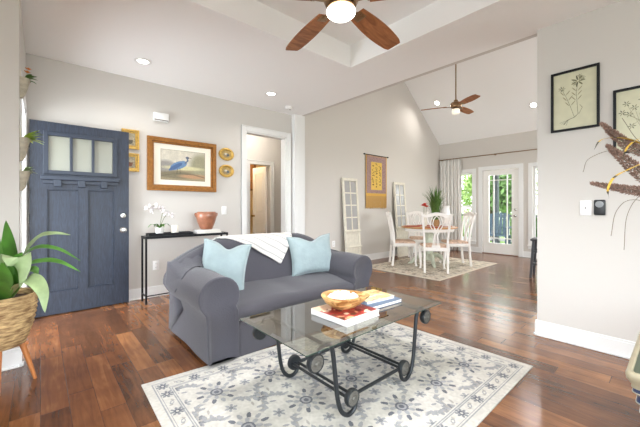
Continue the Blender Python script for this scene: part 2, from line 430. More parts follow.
# gable wall of the dining room
EAVE, SLOPE = 2.87, .78; XR = (3.48+FX)/2; RIDGE = EAVE+SLOPE*(FX-XR)
g = MB(); g.prism([(3.42, 0), (FX, 0), (FX, EAVE), (XR, RIDGE), (3.42, EAVE)], lambda u, v, d: (u, d, v), WY, WY+.12)
struct(g.build('wall_dining', M['wall_dining'], smooth=False))
DOORW = (3.30, 4.36, 0, 2.10)
wall_x('wall_left', LX-.12, LX, 3.16, WY, 0, CH, M['wall'], [DOORW])
wall_y('wall_entry', 3.16, 3.28, -3.0, LX-.12, 0, CH, M['wall'])
wall_x('wall_right', RX, RX+.12, -3.2, .87, 0, CH, M['wall'])
wall_x('wall_header', RX+.06, RX+.12, -1.5, WY, CH, RIDGE+.1, M['wall'])
wall_y('wall_rear', -3.3, -3.2, -3.0, RX+.12, 0, CH, M['wall'], [(-1.0, 2.8, .45, 2.45)])
wall_x('wall_side', -3.1, -3.0, -3.2, 3.28, 0, CH, M['wall'], [(-2.3, 1.1, .45, 2.45)])
WL, PD, WR = (3.585, 4.26, .29, 2.04), (2.53, 3.335, 0, 2.06), (1.55, 2.245, .29, 2.06)
wall_x('wall_far', FX, FX+.12, -2.6, WY+.12, 0, EAVE+.02, M['wall_dining'], [WR, PD, WL])
wall_y('wall_kitchen', -2.6, -2.5, RX+.12, FX, 0, CH+2, M['wall_dining'], [(4.2, 7.6, .6, 2.4)])
# vaulted ceiling: two slopes
v = MB(); T = .08
v.prism([(FX+.12, EAVE-.0936), (XR, RIDGE), (3.42, EAVE), (3.42, EAVE+T), (XR, RIDGE+T), (FX+.12, EAVE+T-.0936)], lambda u, vv, d: (u, d, vv), -2.6, WY+.12)
struct(v.build('ceiling_vault', M['ceil'], smooth=False))
# flat ceiling with a tray recess
TX0, TX1, TY0, TY1, TZ = .14, 2.66, .29, 2.51, 2.99
c = MB()
for lo, hi in (((-3.1, -3.3), (TX0, WY+.12)), ((TX1, -3.3), (RX+.06, WY+.12)), ((TX0, -3.3), (TX1, TY0)), ((TX0, TY1), (TX1, WY+.12))):
    c.box((*lo, CH), (*hi, CH+.06))
struct(c.build('ceiling', M['ceil'], smooth=False))
c = MB(); c.box((TX0-.06, TY0-.06, TZ), (TX1+.06, TY1+.06, TZ+.05))
for lo, hi in (((TX0-.06, TY0-.06), (TX0, TY1+.06)), ((TX1, TY0-.06), (TX1+.06, TY1+.06)), ((TX0, TY0-.06), (TX1, TY0)), ((TX0, TY1), (TX1, TY1+.06))):
    c.box((*lo, CH+.06), (*hi, TZ))
struct(c.build('ceiling_tray', M['ceil'], smooth=False))
# pilaster that ends the opening, with plinth and cap
p = MB(); p.box((3.27, 4.385, 0), (3.49, WY, CH)); p.box((3.25, 4.37, 0), (3.51, WY, .16), .006); p.box((3.31, 4.378, .24), (3.45, 4.386, 2.6), .003)
struct(p.build('trim_1', M['trim'], smooth=False))
# hall beyond the opening, and the little room behind its door
HB = 5.62
wall_y('wall_hall', HB, HB+.1, 1.9, 4.5, 0, CH, M['wall'], [(3.09, 3.56, 0, 2.0)])
wall_x('wall_hall_left', 1.8, 1.9, WY+.12, 7.0, 0, CH, M['wall'])
wall_x('wall_hall_right', 4.3, 4.4, WY+.12, 7.0, 0, CH, M['wall'])
wall_y('wall_hall_back', 7.0, 7.1, 1.8, 4.5, 0, CH, mat('warm_back_wall', (226, 196, 140), .8))
struct(MB().box((1.8, WY+.12, CH), (4.5, 7.1, CH+.06)).build('ceiling_hall', M['ceil'], smooth=False))

def baseboard(name, segs):
    """segs: (axis, fixed coordinate, a, b, direction into the room)"""
    b = MB()
    for ax, q, a, e, s in segs:
        for (t0, t1, z0, z1, bv) in ((0, .014, 0, .118, 0), (0, .009, .118, .136, .003), (0, .026, 0, .02, .006)):
            lo, hi = (q, q+s*t1) if s > 0 else (q+s*t1, q)
            if ax == 'y': b.box((a, lo, z0), (e, hi, z1), bv)
            else: b.box((lo, a, z0), (hi, e, z1), bv)
    return struct(b.build(name, M['trim'], smooth=False))
baseboard('baseboard_front', [('y', WY, LX, 2.31, -1)])
baseboard('baseboard_dining', [('y', WY, 3.51, FX, -1)])
baseboard('baseboard_right', [('x', RX, -3.2, .884, -1), ('y', .87, RX-.014, RX+.134, 1), ('x', RX+.12, -2.5, .884, 1)])
baseboard('baseboard_entry', [('y', 3.16, -3.0, LX, -1)])
baseboard('baseboard_left', [('x', LX, 3.146, 3.20, 1)])
baseboard('baseboard_far', [('x', FX, 3.43, WY, -1), ('x', FX, -2.5, 2.44, -1)])
baseboard('baseboard_hall', [('y', HB, 1.9, 3.0, -1), ('y', HB, 3.65, 4.3, -1)])

def casing_y(name, x0, x1, z1, y, s, wd=.085, th=.02, z0=0, sill=False):
    b = MB()
    lo, hi = (y, y+s*th) if s > 0 else (y+s*th, y)
    b.box((x0-wd, lo, z0), (x0, hi, z1+wd), .004); b.box((x1, lo, z0), (x1+wd, hi, z1+wd), .004); b.box((x0, lo, z1), (x1, hi, z1+wd), .004)
    lo, hi = (y, y+s*th*1.5) if s > 0 else (y+s*th*1.5, y)
    b.box((x0-wd, lo, z0), (x0-wd+.02, hi, z1+wd), .004); b.box((x1+wd-.02, lo, z0), (x1+wd, hi, z1+wd), .004); b.box((x0-wd+.0205, lo, z1+wd-.02), (x1+wd-.0205, hi, z1+wd), .004)
    return b
def casing_x(y0, y1, z0, z1, x, s, wd=.085, th=.02, sill=False):
    b = MB(); lo, hi = (x, x+s*th) if s > 0 else (x+s*th, x)
    zb = z0-(wd if sill else 0)
    b.box((lo, y0-wd, zb), (hi, y0, z1+wd), .004); b.box((lo, y1, zb), (hi, y1+wd, z1+wd), .004); b.box((lo, y0, z1), (hi, y1, z1+wd), .004)
    if sill:
        b.box((lo, y0, zb), (hi, y1, z0), .004)
        l2, h2 = (x, x+s*.05) if s > 0 else (x+s*.05, x); b.box((l2, y0-wd-.01, z0-.03), (h2, y1+wd+.01, z0), .006)
    return b
cb = casing_y('', HD[0], HD[1], HD[3], WY, -1)
cb.box((HD[0]-.001, WY, 0), (HD[0]+.018, WY+.13, HD[3])); cb.box((HD[1]-.018, WY, 0), (HD[1]+.001, WY+.13, HD[3])); cb.box((HD[0]+.0185, WY+.001, HD[3]-.018), (HD[1]-.0185, WY+.129, HD[3]+.001))
struct(cb.build('trim_2', M['trim'], smooth=False))
struct(casing_y('', 3.09, 3.56, 2.0, HB, -1).build('trim_3', M['trim'], smooth=False))
cb = casing_x(DOORW[0], DOORW[1], 0, DOORW[3], LX, 1, .06, .012)
cb.box((LX-.125, DOORW[0]-.001, 0), (LX, DOORW[0]+.015, DOORW[3])); cb.box((LX-.125, DOORW[1]-.015, 0), (LX, DOORW[1]+.001, DOORW[3])); cb.box((LX-.125, DOORW[0], DOORW[3]-.015), (LX, DOORW[1], DOORW[3]+.001))
struct(cb.build('trim_4', M['trim'], smooth=False))
struct(casing_x(PD[0], PD[1], 0, PD[3], FX, -1, .095).build('trim_5', M['trim'], smooth=False))

# ---- doors
def panel_frame(b, x0, x1, z0, z1, y, cuts, th):
    """slab in the XZ plane (front at y, back y+th) with openings cut out: list of (x0,x1,z0,z1)"""
    xs = sorted({x0, x1, *[q for c_ in cuts for q in c_[:2]]}); zs = sorted({z0, z1, *[q for c_ in cuts for q in c_[2:]]})
    for a, e in zip(xs, xs[1:]):
        for l, h in zip(zs, zs[1:]):
            mx, mz = (a+e)/2, (l+h)/2
            if any(c_[0] < mx < c_[1] and c_[2] < mz < c_[3] for c_ in cuts): continue
            b.box((a, y, l), (e, y+th, h))
# front door: swung open against the front wall, its weather face to the room
d1 = bpy.data.objects.new('door_1', None); COL.objects.link(d1); struct(d1); d1.location = (-.085, 4.40, .012)
DW, DH = .885, 2.035; LITE = (.135, .735, 1.515, 1.905); PN = [(.135, .40, .235, 1.325), (.485, .735, .235, 1.325)]
b = MB(); panel_frame(b, 0, DW, 0, DH, 0, [LITE]+PN, .045); b.build('door_slab', M['navy'], d1, smooth=False)
for pn in PN:
    b = MB(); b.box((pn[0], .022, pn[2]), (pn[1], .036, pn[3]))
    for (x0, x1, z0, z1) in ((pn[0], pn[0]+.012, pn[2], pn[3]), (pn[1]-.012, pn[1], pn[2], pn[3]), (pn[0], pn[1], pn[2], pn[2]+.012), (pn[0], pn[1], pn[3]-.012, pn[3])):
        b.box((x0, .007, z0), (x1, .024, z1), .003)
    b.build('door_panel', M['navy'], d1, smooth=False)
b = MB()
for (x0, x1, z0, z1) in ((LITE[0]-.03, LITE[0]+.012, LITE[2]-.03, LITE[3]+.03), (LITE[1]-.012, LITE[1]+.03, LITE[2]-.03, LITE[3]+.03), (LITE[0], LITE[1], LITE[2]-.03, LITE[2]+.012), (LITE[0], LITE[1], LITE[3]-.012, LITE[3]+.03),
                         (.135+.19, .135+.215, LITE[2], LITE[3]), (.135+.385, .135+.41, LITE[2], LITE[3])):
    b.box((x0, -.012, z0), (x1, .04, z1), .004)
b.build('window_frame', M['navy_plain'], d1, smooth=False)
frost = mat('frosted_glass', (140, 140, 126), .3, spec=.6)
for k in range(3):
    MB().box((.135+.195*k+(.01 if k else 0), .018, LITE[2]), (.135+.195*k+.195, .026, LITE[3])).build('glass_pane', frost, d1, smooth=False)
b = MB(); b.box((.085, -.055, 1.425), (.785, .002, 1.465), .005); b.box((.10, -.03, 1.385), (.77, .002, 1.425), .004)
for k in range(3): b.box((.19+.205*k, -.05, 1.352), (.255+.205*k, .002, 1.428), .005)
b.build('dentil_shelf', M['navy_plain'], d1, smooth=False)
def knob_at(parent, x, z, name, prof):
    Mx = Matrix.Translation((x, 0, z)) @ Matrix.Rotation(PI/2, 4, 'X')
    return MB().lathe(prof, 20, M=Mx).build(name, M['chrome'], parent)
knob_at(d1, .825, .865, 'door_knob', [(.034, 0), (.034, .006), (.014, .012), (.012, .035), (.026, .042), (.03, .056), (.024, .068), (.0, .072)])
knob_at(d1, .825, 1.035, 'deadbolt', [(.033, 0), (.033, .012), (.027, .02), (.012, .022), (.0, .024)])
b = MB()
for z in (.25, 1.02, 1.8): b.tube([(-.006, .012, z-.05), (-.006, .012, z+.05)], .008, 8)
b.build('hinge', M['chrome'], d1)
# hall door, half open, warm room behind it
d3 = bpy.data.objects.new('door_3', None); COL.objects.link(d3); struct(d3); d3.location = (3.55, HB+.1, .01); d3.rotation_euler = (0, 0, math.radians(180-84))
b = MB(); cuts = [(.08, .38, .2, .85), (.08, .38, 1.0, 1.85)]
panel_frame(b, 0, .46, 0, 1.98, 0, cuts, .035); b.build('door_slab', M['white_door'], d3, smooth=False)
for c_ in cuts:
    b = MB(); b.box((c_[0], .012, c_[2]), (c_[1], .024, c_[3])); b.box((c_[0]+.04, .006, c_[2]+.04), (c_[1]-.04, .03, c_[3]-.04), .006); b.build('door_panel', M['white_door'], d3, smooth=False)
b = MB(); b.lathe([(.025, 0), (.025, .005), (.01, .01), (.01, .03), (.024, .04), (.024, .055), (0, .06)], 16, M=Matrix.Translation((.41, .035, .95)) @ Matrix.Rotation(-PI/2, 4, 'X')); b.build('door_knob', M['brass'], d3)
# patio door, single light with prairie bars
d2 = bpy.data.objects.new('door_2', None); COL.objects.link(d2); struct(d2); d2.location = (FX+.03, PD[0], .012)
def Xp(u, vv, d): return (d, u, vv)
GD = (.145, .675, .245, 1.925)   # glass opening, measured from the right-hand (near) jamb
b = MB(); W2 = PD[1]-PD[0]-.006
for (u0, u1, z0, z1) in ((.003, GD[0], 0, 2.04), (GD[1], W2, 0, 2.04), (GD[0], GD[1], 0, GD[2]), (GD[0], GD[1], GD[3], 2.04)): b.box((0, u0, z0), (.045, u1, z1))
b.build('door_slab', M['white_door'], d2, smooth=False)
b = MB()
for u in (GD[0]+.115, GD[1]-.115): b.box((.008, u-.011, GD[2]), (.037, u+.011, GD[3]))
for z in (GD[2]+.13, GD[3]-.13): b.box((.01, GD[0], z-.011), (.035, GD[1], z+.011))
for (u0, u1, z0, z1) in ((GD[0]-.02, GD[0]+.01, GD[2]-.02, GD[3]+.02), (GD[1]-.01, GD[1]+.02, GD[2]-.02, GD[3]+.02), (GD[0], GD[1], GD[2]-.02, GD[2]+.01), (GD[0], GD[1], GD[3]-.01, GD[3]+.02)): b.box((-.008, u0, z0), (.05, u1, z1), .003)
b.build('muntin', M['white_door'], d2, smooth=False)
MB().box((.02, GD[0], GD[2]), (.024, GD[1], GD[3])).build('glass_pane', M['pane'], d2, smooth=False)
for z, nm, pr in ((.93, 'door_knob', [(.03, 0), (.03, .006), (.012, .01), (.012, .035), (.027, .045), (.027, .06), (0, .066)]), (1.08, 'deadbolt', [(.03, 0), (.03, .015), (.012, .02), (0, .022)])):
    MB().lathe(pr, 16, M=Matrix.Translation((0, .075, z)) @ Matrix.Rotation(-PI/2, 4, 'Y')).build(nm, M['chrome'], d2)
MB().box((FX-.02, PD[0], 0), (FX+.13, PD[1], .012)).build('threshold', mat('oak_threshold', (112, 66, 40), .5), None, smooth=False)
bpy.data.objects['threshold'].name = 'trim_6'; struct(bpy.data.objects['trim_6'])
# windows either side of the patio door
def window(n, H):
    r = bpy.data.objects.new('window_%d' % n, None); COL.objects.link(r); struct(r); r.location = (FX, 0, 0)
    casing_x(H[0], H[1], H[2], H[3], 0, -1, .09, .02, True).build('window_casing', M['trim'], r, smooth=False)
    zm = (H[2]+H[3])/2
    for z0, z1, x in ((H[2], zm+.02, .04), (zm-.02, H[3], .065)):
        b = MB()
        for (u0, u1, a, e) in ((H[0], H[0]+.04, z0, z1), (H[1]-.04, H[1], z0, z1), (H[0]+.04, H[1]-.04, z0, z0+.045), (H[0]+.04, H[1]-.04, z1-.045, z1)): b.box((x, u0, a), (x+.025, u1, e))
        b.build('window_sash', M['trim'], r, smooth=False)
        MB().box((x+.01, H[0]+.04, z0+.045), (x+.014, H[1]-.04, z1-.045)).build('glass_pane', M['pane'], r, smooth=False)
window(1, WL); window(2, WR)
# window frames behind the camera for the daylight, and an unseen one added on the kitchen side for fill
def big_window(n, f, a, e, z0, z1, k):
    b = MB(); r = .05
    cuts = [(a, a+r, z0, z1), (e-r, e, z0, z1), (a, e, z0, z0+r), (a, e, z1-r, z1)] + [(a+(e-a)*i/k-r/2, a+(e-a)*i/k+r/2, z0, z1) for i in range(1, k)]
    for (u0, u1, l, h) in cuts: b.box(f(u0, l, -.03), f(u1, h, .03))
    struct(b.build('window_%d' % n, M['trim'], smooth=False))
big_window(3, lambda u, z, d: (u, -3.25+d, z), -1.0, 2.8, .45, 2.45, 3)
big_window(4, lambda u, z, d: (-3.05+d, u, z), -2.3, 1.1, .45, 2.45, 3)
big_window(5, lambda u, z, d: (u, -2.55+d, z), 4.2, 7.6, .6, 2.4, 3)

# ================================================================== RUGS
def rug_canvas(w, h, n, cell, border, ivory, g1, g2, g3, tan):
    c = Canvas(w, h, n, ivory); nx, ny = int(round((w-2*border)/cell)), int(round((h-2*border)/cell))
    cx, cy = (w-2*border)/nx, (h-2*border)/ny; r = cell
    for i in range(-1, nx+1):
        for j in range(-1, ny+1):
            x, y = border+(i+.5)*cx, border+(j+.5)*cy
            # scrolling vines between the medallions
            for s in (1, -1):
                for t in (1, -1):
                    p = [(x+s*cx*.5*q+.07*r*math.sin(q*PI)*t, y+t*cy*.5*q-.10*r*math.sin(q*PI)*s) for q in np.linspace(.42, 1, 9)]
                    c.line(p, .014, tan)
                    for q, sd in ((1, -1), (2, 1), (3, -1), (4, 1), (5, -1), (6, 1)):
                        c.ell(p[q][0]+.022*sd*t, p[q][1]+.018*sd*s, .028, .0115, g1, rot=s*t*.8+sd*.9)
            # medallion
            c.ell(x, y, .345*r, .345*r, tuple(v*.965 for v in ivory), soft=.15)
            for k in range(12):
                a = 2*PI*k/12
                c.ell(x+.245*r*math.cos(a), y+.245*r*math.sin(a), .066*r, .032*r, g3 if k % 2 == 0 else g1, rot=a)
            for k in range(8):
                a = 2*PI*(k+.5)/8
                c.ell(x+.145*r*math.cos(a), y+.145*r*math.sin(a), .05*r, .033*r, g1, rot=a)
            c.ell(x, y, .20*r, .20*r, tuple(v*.91 for v in ivory)); [c.ell(x+.145*r*math.cos(q), y+.145*r*math.sin(q), .05*r, .033*r, g1, rot=q) for q in np.arange(8)*PI/4+.39]; c.ell(x, y, .10*r, .10*r, g3); c.ell(x, y, .07*r, .07*r, g1); c.ell(x, y, .04*r, .04*r, g3)
            # flower where four cells meet and buds at the half way points
            fx, fy = x+.5*cx, y+.5*cy
            for k in range(8):
                a = 2*PI*k/8; c.ell(fx+.085*r*math.cos(a), fy+.085*r*math.sin(a), .045*r, .026*r, g2, rot=a)
            c.ell(fx, fy, .05*r, .05*r, g3); c.ell(fx, fy, .024*r, .024*r, ivory)
            for k in range(4):
                a = 2*PI*k/4+.39; c.ell(fx+.20*r*math.cos(a), fy+.25*r*math.sin(a), .05*r, .02*r, g1 if k % 2 else tan, rot=a+.9)
            for bx, by in ((x+.5*cx, y), (x, y+.5*cy)):
                for k in range(6):
                    a = 2*PI*k/6; c.ell(bx+.06*r*math.cos(a), by+.06*r*math.sin(a), .036*r, .022*r, g1, rot=a)
                c.ell(bx, by, .034*r, .034*r, g2)
    # border: plain edge, line, band of flowers, line
    b = border; e0, e1 = .05, b-.012
    for (x0, y0, x1, y1) in ((0, 0, w, b), (0, h-b, w, h), (0, 0, b, h), (w-b, 0, w, h)): c.rect(x0, y0, x1, y1, ivory)
    for q in (e0, e0+.014, e1-.012, e1):
        for (x0, y0, x1, y1) in ((q, q, w-q, q), (q, h-q, w-q, h-q), (q, q, q, h-q), (w-q, q, w-q, h-q)): c.line([(x0, y0), (x1, y1)], .0055, g1)
    mid = (e0+e1)/2+.003; st = .098
    def motif(x, y, k, rot):
        if k % 2 == 0:
            for q in range(8):
                a = 2*PI*q/8; c.ell(x+.026*math.cos(a), y+.026*math.sin(a), .013, .008, g2, rot=a)
            c.ell(x, y, .017, .017, g3); c.ell(x, y, .008, .008, ivory)
        else:
            c.ell(x, y, .022, .012, g1, rot=rot); c.ell(x, y, .01, .006, ivory, rot=rot)
            for s in (-1, 1): c.ell(x+s*.026*math.cos(rot), y+s*.026*math.sin(rot), .012, .006, tan, rot=rot+s)
    nn = int(round((w-2*mid)/st))
    for k in range(nn+1):
        x = mid+(w-2*mid)*k/nn; motif(x, mid, k, .5); motif(x, h-mid, k, -.5)
    nn = int(round((h-2*mid)/st))
    for k in range(1, nn):
        y = mid+(h-2*mid)*k/nn; motif(mid, y, k, 1.2); motif(w-mid, y, k, 1.9)
    c.noise(.05, .012); c.noise(.04, .12); return c
RW, RH = 2.16, 1.50
rc = rug_canvas(RW, RH, 260, .385, .155, (200, 197, 190), (154, 155, 157), (130, 132, 137), (106, 108, 115), (166, 163, 157))
QA, QB, QC, QD = Vector((.452, .715, 0)), Vector((2.662, .715, 0)), Vector((2.63, 2.115, 0)), Vector((.488, 2.30, 0))
def rug_at(u, v, d):
    s, t = u/RW, v/RH; p = QA.lerp(QB, s).lerp(QD.lerp(QC, s), t); return (p.x, p.y, .007-d)
o = rc.build('area_rug', rug_at, M['rugpile'], back=.007); tag(o, 'ivory and grey medallion rug under the glass coffee table', 'rug')
rc = rug_canvas(2.25, 1.5, 90, .42, .15, (214, 204, 188), (184, 172, 156), (150, 140, 130), (120, 112, 106), (198, 180, 158))
DQ = [Vector((4.66, 2.50, 0)), Vector((6.98, 2.50, 0)), Vector((6.98, 4.06, 0)), Vector((4.66, 4.06, 0))]
o = rc.build('dining_rug', lambda u, v, d: tuple(DQ[0].lerp(DQ[1], u/2.25).lerp(DQ[3].lerp(DQ[2], u/2.25), v/1.5)+Vector((0, 0, .008-d))), M['rugpile'], back=.008)
tag(o, 'beige patterned rug under the white dining table and chairs', 'rug')

# ================================================================== SOFA
SZ = .010
sofa = thing('sofa', 'grey slipcovered rolled-arm loveseat standing half on the ivory rug', 'sofa', (1.7525, 2.2, SZ))
def wrk(x, y, z, a=.006):
    return a*(math.sin(7*x+3*y+5*z)*math.sin(4*z-6*x+2*y)+.5*math.sin(15*x-11*z+9*y))
SX = .9275                                                        # half length over the rolls
def top_h(x):                                                     # height of the back along the sofa
    a = abs(x)
    if a <= .46: return .845-.012*a
    t = (a-.46)/(.90-.46); return .84-.20*t-.03*math.sin(PI*t)*-1
def back_sec(x, off=0.0, n=34):
    h = top_h(x); pts = []; r = .115+off
    P0, P1 = Vector((.50-off, .30)), Vector((.615-off, h-.13)); c = Vector((.73, h-.125)); P3 = Vector((.865+off, .02))
    for k in range(10): pts.append(P0.lerp(P1, k/10))
    for k in range(14):
        a = PI-PI*k/13; pts.append(c+Vector((r*math.cos(a), r*1.05*math.sin(a))))
    e = pts[-1]
    for k in range(1, 10): pts.append(e.lerp(P3, k/9))
    return [Vector((x, p.x, p.y)) for p in pts]
b = MB(); secs = []
for i in range(45):
    x = -.885+1.77*i/44; sc = back_sec(x)
    if i in (0, 44):                                              # close the ends softly
        cc = sum(sc, Vector())/len(sc); sc = [Vector((x*1.0, *(cc+(p-cc)*.93)[1:])) for p in sc]
    secs.append([Vector((p.x, p.y+wrk(p.x, p.y, p.z, .008), p.z+wrk(p.z, p.x, p.y, .005) if p.z > .1 else p.z)) for p in sc])
b.loft(secs); b.build('backrest', M['sofa2'], sofa, ang=80)
# base with the front apron
b = MB(); secs = []
for i in range(25):
    x = -.66+1.32*i/24
    pts = [(.03, .0), (.022, .10), (.02, .22), (.03, .262), (.10, .28), (.5, .29), (.75, .28), (.80, .2), (.80, .0)]
    secs.append([Vector((x, y+wrk(x*1.3, y, z, .006), z)) for y, z in pts])
b.loft(secs); b.build('base', M['sofa'], sofa, ang=80)
# seat cushion under the stretched cover: crowned, rolling over the front
b = MB(); secs = []
for i in range(33):
    x = -.655+1.31*i/32; cr = 1-abs(x/.66)**4; sg = -.015*math.exp(-(x/.12)**2)
    pts = [(.05, .265), (.012, .285), (.003, .315), (.006, .345), (.03, .365+.008*cr), (.12, .378+.014*cr+sg), (.28, .392+.016*cr+sg), (.45, .41+.01*cr+sg), (.60, .43), (.62, .30), (.4, .27)]
    secs.append([Vector((x, y+wrk(x, y, z, .005), z+wrk(y*1.5, x*1.2, z, .007))) for y, z in pts])
b.loft(secs); b.build('seat_cushion', M['sofa2'], sofa, ang=80)
def arm(s):
    # profile across the arm, measured outward from the inner foot
    pr = []
    inner, outer, zc, r = .63, .87, .49, .152
    cx = .778
    pr += [(inner, .02), (inner, .15), (inner, .28), (inner+.004, .36)]
    for k in range(19):
        a = math.radians(215-250*k/18); pr.append((cx+r*math.cos(a), zc+r*1.0*math.sin(a)))
    pr += [(outer+.010, .37), (outer-.004, .28), (outer-.006, .15), (outer-.012, .02)]
    cz = (.77, .40); b = MB(); secs = []
    ys = [(.035, .55), (.012, .80), (.002, .93), (.0, .97), (.004, 1.0)] + [(.02+.84*q/14, 1.0) for q in range(15)] + [(.885, .97), (.90, .85), (.905, .6)]
    for y, sc in ys:
        sec = []
        for u, z in pr:
            lean = max(0, (y-.45))*(-.03)
            uu, zz = cz[0]+(u-cz[0])*sc, (z if z < .05 else cz[1]+(z-cz[1])*sc)
            # the cover is pulled up to the back's corner over the rear half
            if z > .45 and y > .5: zz -= .02*(y-.5)/.4
            if z < .3 and u > .8: uu += .018*math.sin(9*y+3*z)*(.35-z)
            sec.append(Vector((s*(uu+lean*0), y+wrk(u, y, z, .003), zz+wrk(y*.9, u*1.7, z, .006)*(1 if z > .1 else 0))))
        secs.append(sec)
    b.loft(secs); return b.build('armrest', M['sofa'], sofa, ang=75)
arm(-1); arm(1)
# the cover drawn over from the back's crest to the rolled arm, with fanned folds
def arm_top(u, y):
    return .49+math.sqrt(max(.0004, .156**2-(u-.778)**2))
for s in (-1, 1):
    b = MB(); secs = []; NT, NQ = 30, 14
    for i in range(NT+1):
        t = i/NT; sec = []
        if t < .8:
            q_ = t/.8; A = Vector((.44+.47*q_, .72+.06*q_, top_h(.44+.45*q_)+.002)); Bp = Vector((.655+.25*q_, .55-.14*q_, arm_top(.655+.25*q_, 0)-.003))
        else:
            q_ = (t-.8)/.2; A = Vector((.91+.02*q_, .80, top_h(.89)+.012-.20*q_)); Bp = Vector((.905+.03*q_, .41+.1*q_, arm_top(.905, 0)-.003-.13*q_))
        for k in range(NQ+1):
            f = k/NQ; p = A.lerp(Bp, f); p.z = Bp.z+(A.z-Bp.z)*(1-f)**1.7
            p.z += .006*math.sin(t*34+f*3)*math.sin(PI*f)
            sec.append(Vector((s*p.x, p.y, p.z)))
        secs.append(sec)
    b.loft(secs, closed=False, cap=False); o = b.build('cover_drape', M['sofa2'], sofa, ang=80)
    sm = o.modifiers.new('t', 'SOLIDIFY'); sm.thickness = .004; sm.offset = 0

def pillow(name, label, loc, rot, w, hgt, depth, seed):
    o_ = thing(name, label, 'pillow', loc, 0, 'aqua throw pillows'); o_.rotation_euler = rot; rr = random.Random(seed)
    n = 26; front, back = [], []
    b = MB()
    for sgn in (1, -1):
        rows = []
        for j in range(n+1):
            row = []
            for i in range(n+1):
                u, v_ = 2*i/n-1, 2*j/n-1
                pin = 1-.10*(1-u*u)*abs(v_)**2; pin2 = 1-.10*(1-v_*v_)*abs(u)**2   # edges curve in, corners stay out
                dome = (max(0, 1-abs(u)**2.6)*max(0, 1-abs(v_)**2.6))**.55
                dent = -.16*math.exp(-((u-.05)/.34)**2)*max(0, (v_-.35)/.65)**1.1*1.6
                wk = .05*math.sin(5*u+3*v_+seed)*math.sin(4*v_-2*u+seed)*dome
                row.append((u*w/2*pin2, sgn*depth/2*(dome+wk), (v_*pin+dent)*hgt/2+hgt/2))
            rows.append([b.bm.verts.new(p) for p in row])
        for a, c2 in zip(rows, rows[1:]):
            for i in range(n): b.face([a[i], a[i+1], c2[i+1], c2[i]] if sgn < 0 else [a[i+1], a[i], c2[i], c2[i+1]])
    bmesh.ops.remove_doubles(b.bm, verts=b.bm.verts, dist=1e-4)
    b.build('cover', M['aqua'], o_, ang=100)
    e = MB(); pts = []
    for k in range(4*n):
        q, t = divmod(k, n); f = 2*t/n-1
        u, v_ = [(f, -1), (1, f), (-f, 1), (-1, -f)][q]
        pin = 1-.10*(1-u*u)*abs(v_)**2; pin2 = 1-.10*(1-v_*v_)*abs(u)**2
        dent = -.16*math.exp(-((u-.05)/.34)**2)*max(0, (v_-.35)/.65)**1.1*1.6
        pts.append(Vector((u*w/2*pin2, 0, (v_*pin+dent)*hgt/2+hgt/2)))
    e.tube(pts+[pts[0]], .004, 6, False); e.build('piping', M['aqua'], o_)
    return o_
pillow('throw_pillow', 'aqua square throw pillow leaning against the left arm of the sofa', (1.165, 2.655, .425), (math.radians(-19), math.radians(9), math.radians(-30)), .42, .44, .17, 1)
pillow('throw_pillow', 'aqua square throw pillow leaning at the right end of the sofa beyond the blanket', (2.225, 2.62, .428), (math.radians(-18), math.radians(-2), math.radians(-14)), .53, .43, .17, 5)

# blanket folded over the back, hanging to a point
bm_ = nmat('knit_throw'); m, nt, bs = bm_
tc = nt.nodes.new('ShaderNodeUVMap'); wv = nt.nodes.new('ShaderNodeTexWave'); wv.inputs['Scale'].default_value = 3.6; wv.bands_direction = 'Y'
nt.links.new(tc.outputs[0], wv.inputs['Vector'])
w2 = nt.nodes.new('ShaderNodeTexWave'); w2.inputs['Scale'].default_value = 30; w2.bands_direction = 'X'; nt.links.new(tc.outputs[0], w2.inputs['Vector'])
rp = nt.nodes.new('ShaderNodeValToRGB'); rp.color_ramp.elements[0].position = .78; rp.color_ramp.elements[0].color = (*lin((234, 230, 224)), 1); rp.color_ramp.elements[1].position = .9; rp.color_ramp.elements[1].color = (*lin((186, 184, 181)), 1)
nt.links.new(wv.outputs['Fac'], rp.inputs[0]); nt.links.new(rp.outputs[0], bs.inputs['Base Color']); bs.inputs['Roughness'].default_value = .95
bu = nt.nodes.new('ShaderNodeBump'); bu.inputs['Strength'].default_value = .5; bu.inputs['Distance'].default_value = .006
nt.links.new(w2.outputs['Fac'], bu.inputs['Height']); nt.links.new(bu.outputs[0], bs.inputs['Normal'])
M['throw'] = m
def on_back(x, s, off):
    """point on the back cushion s metres down the front from its crest (negative: down the rear)"""
    sc = back_sec(x, off); k = 16
    acc = 0; i = k
    if s >= 0:
        while i > 0:
            L_ = (sc[i]-sc[i-1]).length
            if acc+L_ >= s: return sc[i].lerp(sc[i-1], (s-acc)/L_)
            acc += L_; i -= 1
        return sc[0]
    s = -s
    while i < len(sc)-1:
        L_ = (sc[i]-sc[i+1]).length
        if acc+L_ >= s: return sc[i].lerp(sc[i+1], (s-acc)/L_)
        acc += L_; i += 1
    return sc[-1]
b = MB(); nU, nV = 36, 22; rows = []
uvs = {}
for i in range(nU+1):
    u = i/nU; x = -.52+.87*u                                      # along the crest
    q = (x+.52)/.87
    tip = .70                                                     # where the point hangs
    low = .02+.34*(min(q, tip)/tip)**1.15 if q < tip else .36*(1-(q-tip)/(1-tip))**.8+.02
    row = []
    for j in range(nV+1):
        t = j/nV; s = -.24+(low+.24)*t
        p = on_back(x+.05*t*(1-q), s, .014+.004*math.sin(9*u+5*t)*math.sin(3*t+u*14))
        vv = b.bm.verts.new(p); uvs[vv] = (u*1.0, (s-.34*q/tip)*1.0); row.append(vv)
    rows.append(row)
for a, c2 in zip(rows, rows[1:]):
    for j in range(nV): b.face([a[j], a[j+1], c2[j+1], c2[j]])
ul = b.bm.loops.layers.uv.new('UVMap')
for f in b.bm.faces:
    for l in f.loops: l[ul].uv = uvs[l.vert]
bmesh.ops.transform(b.bm, matrix=Matrix.Translation((1.7525, 2.2, SZ)), verts=b.bm.verts)
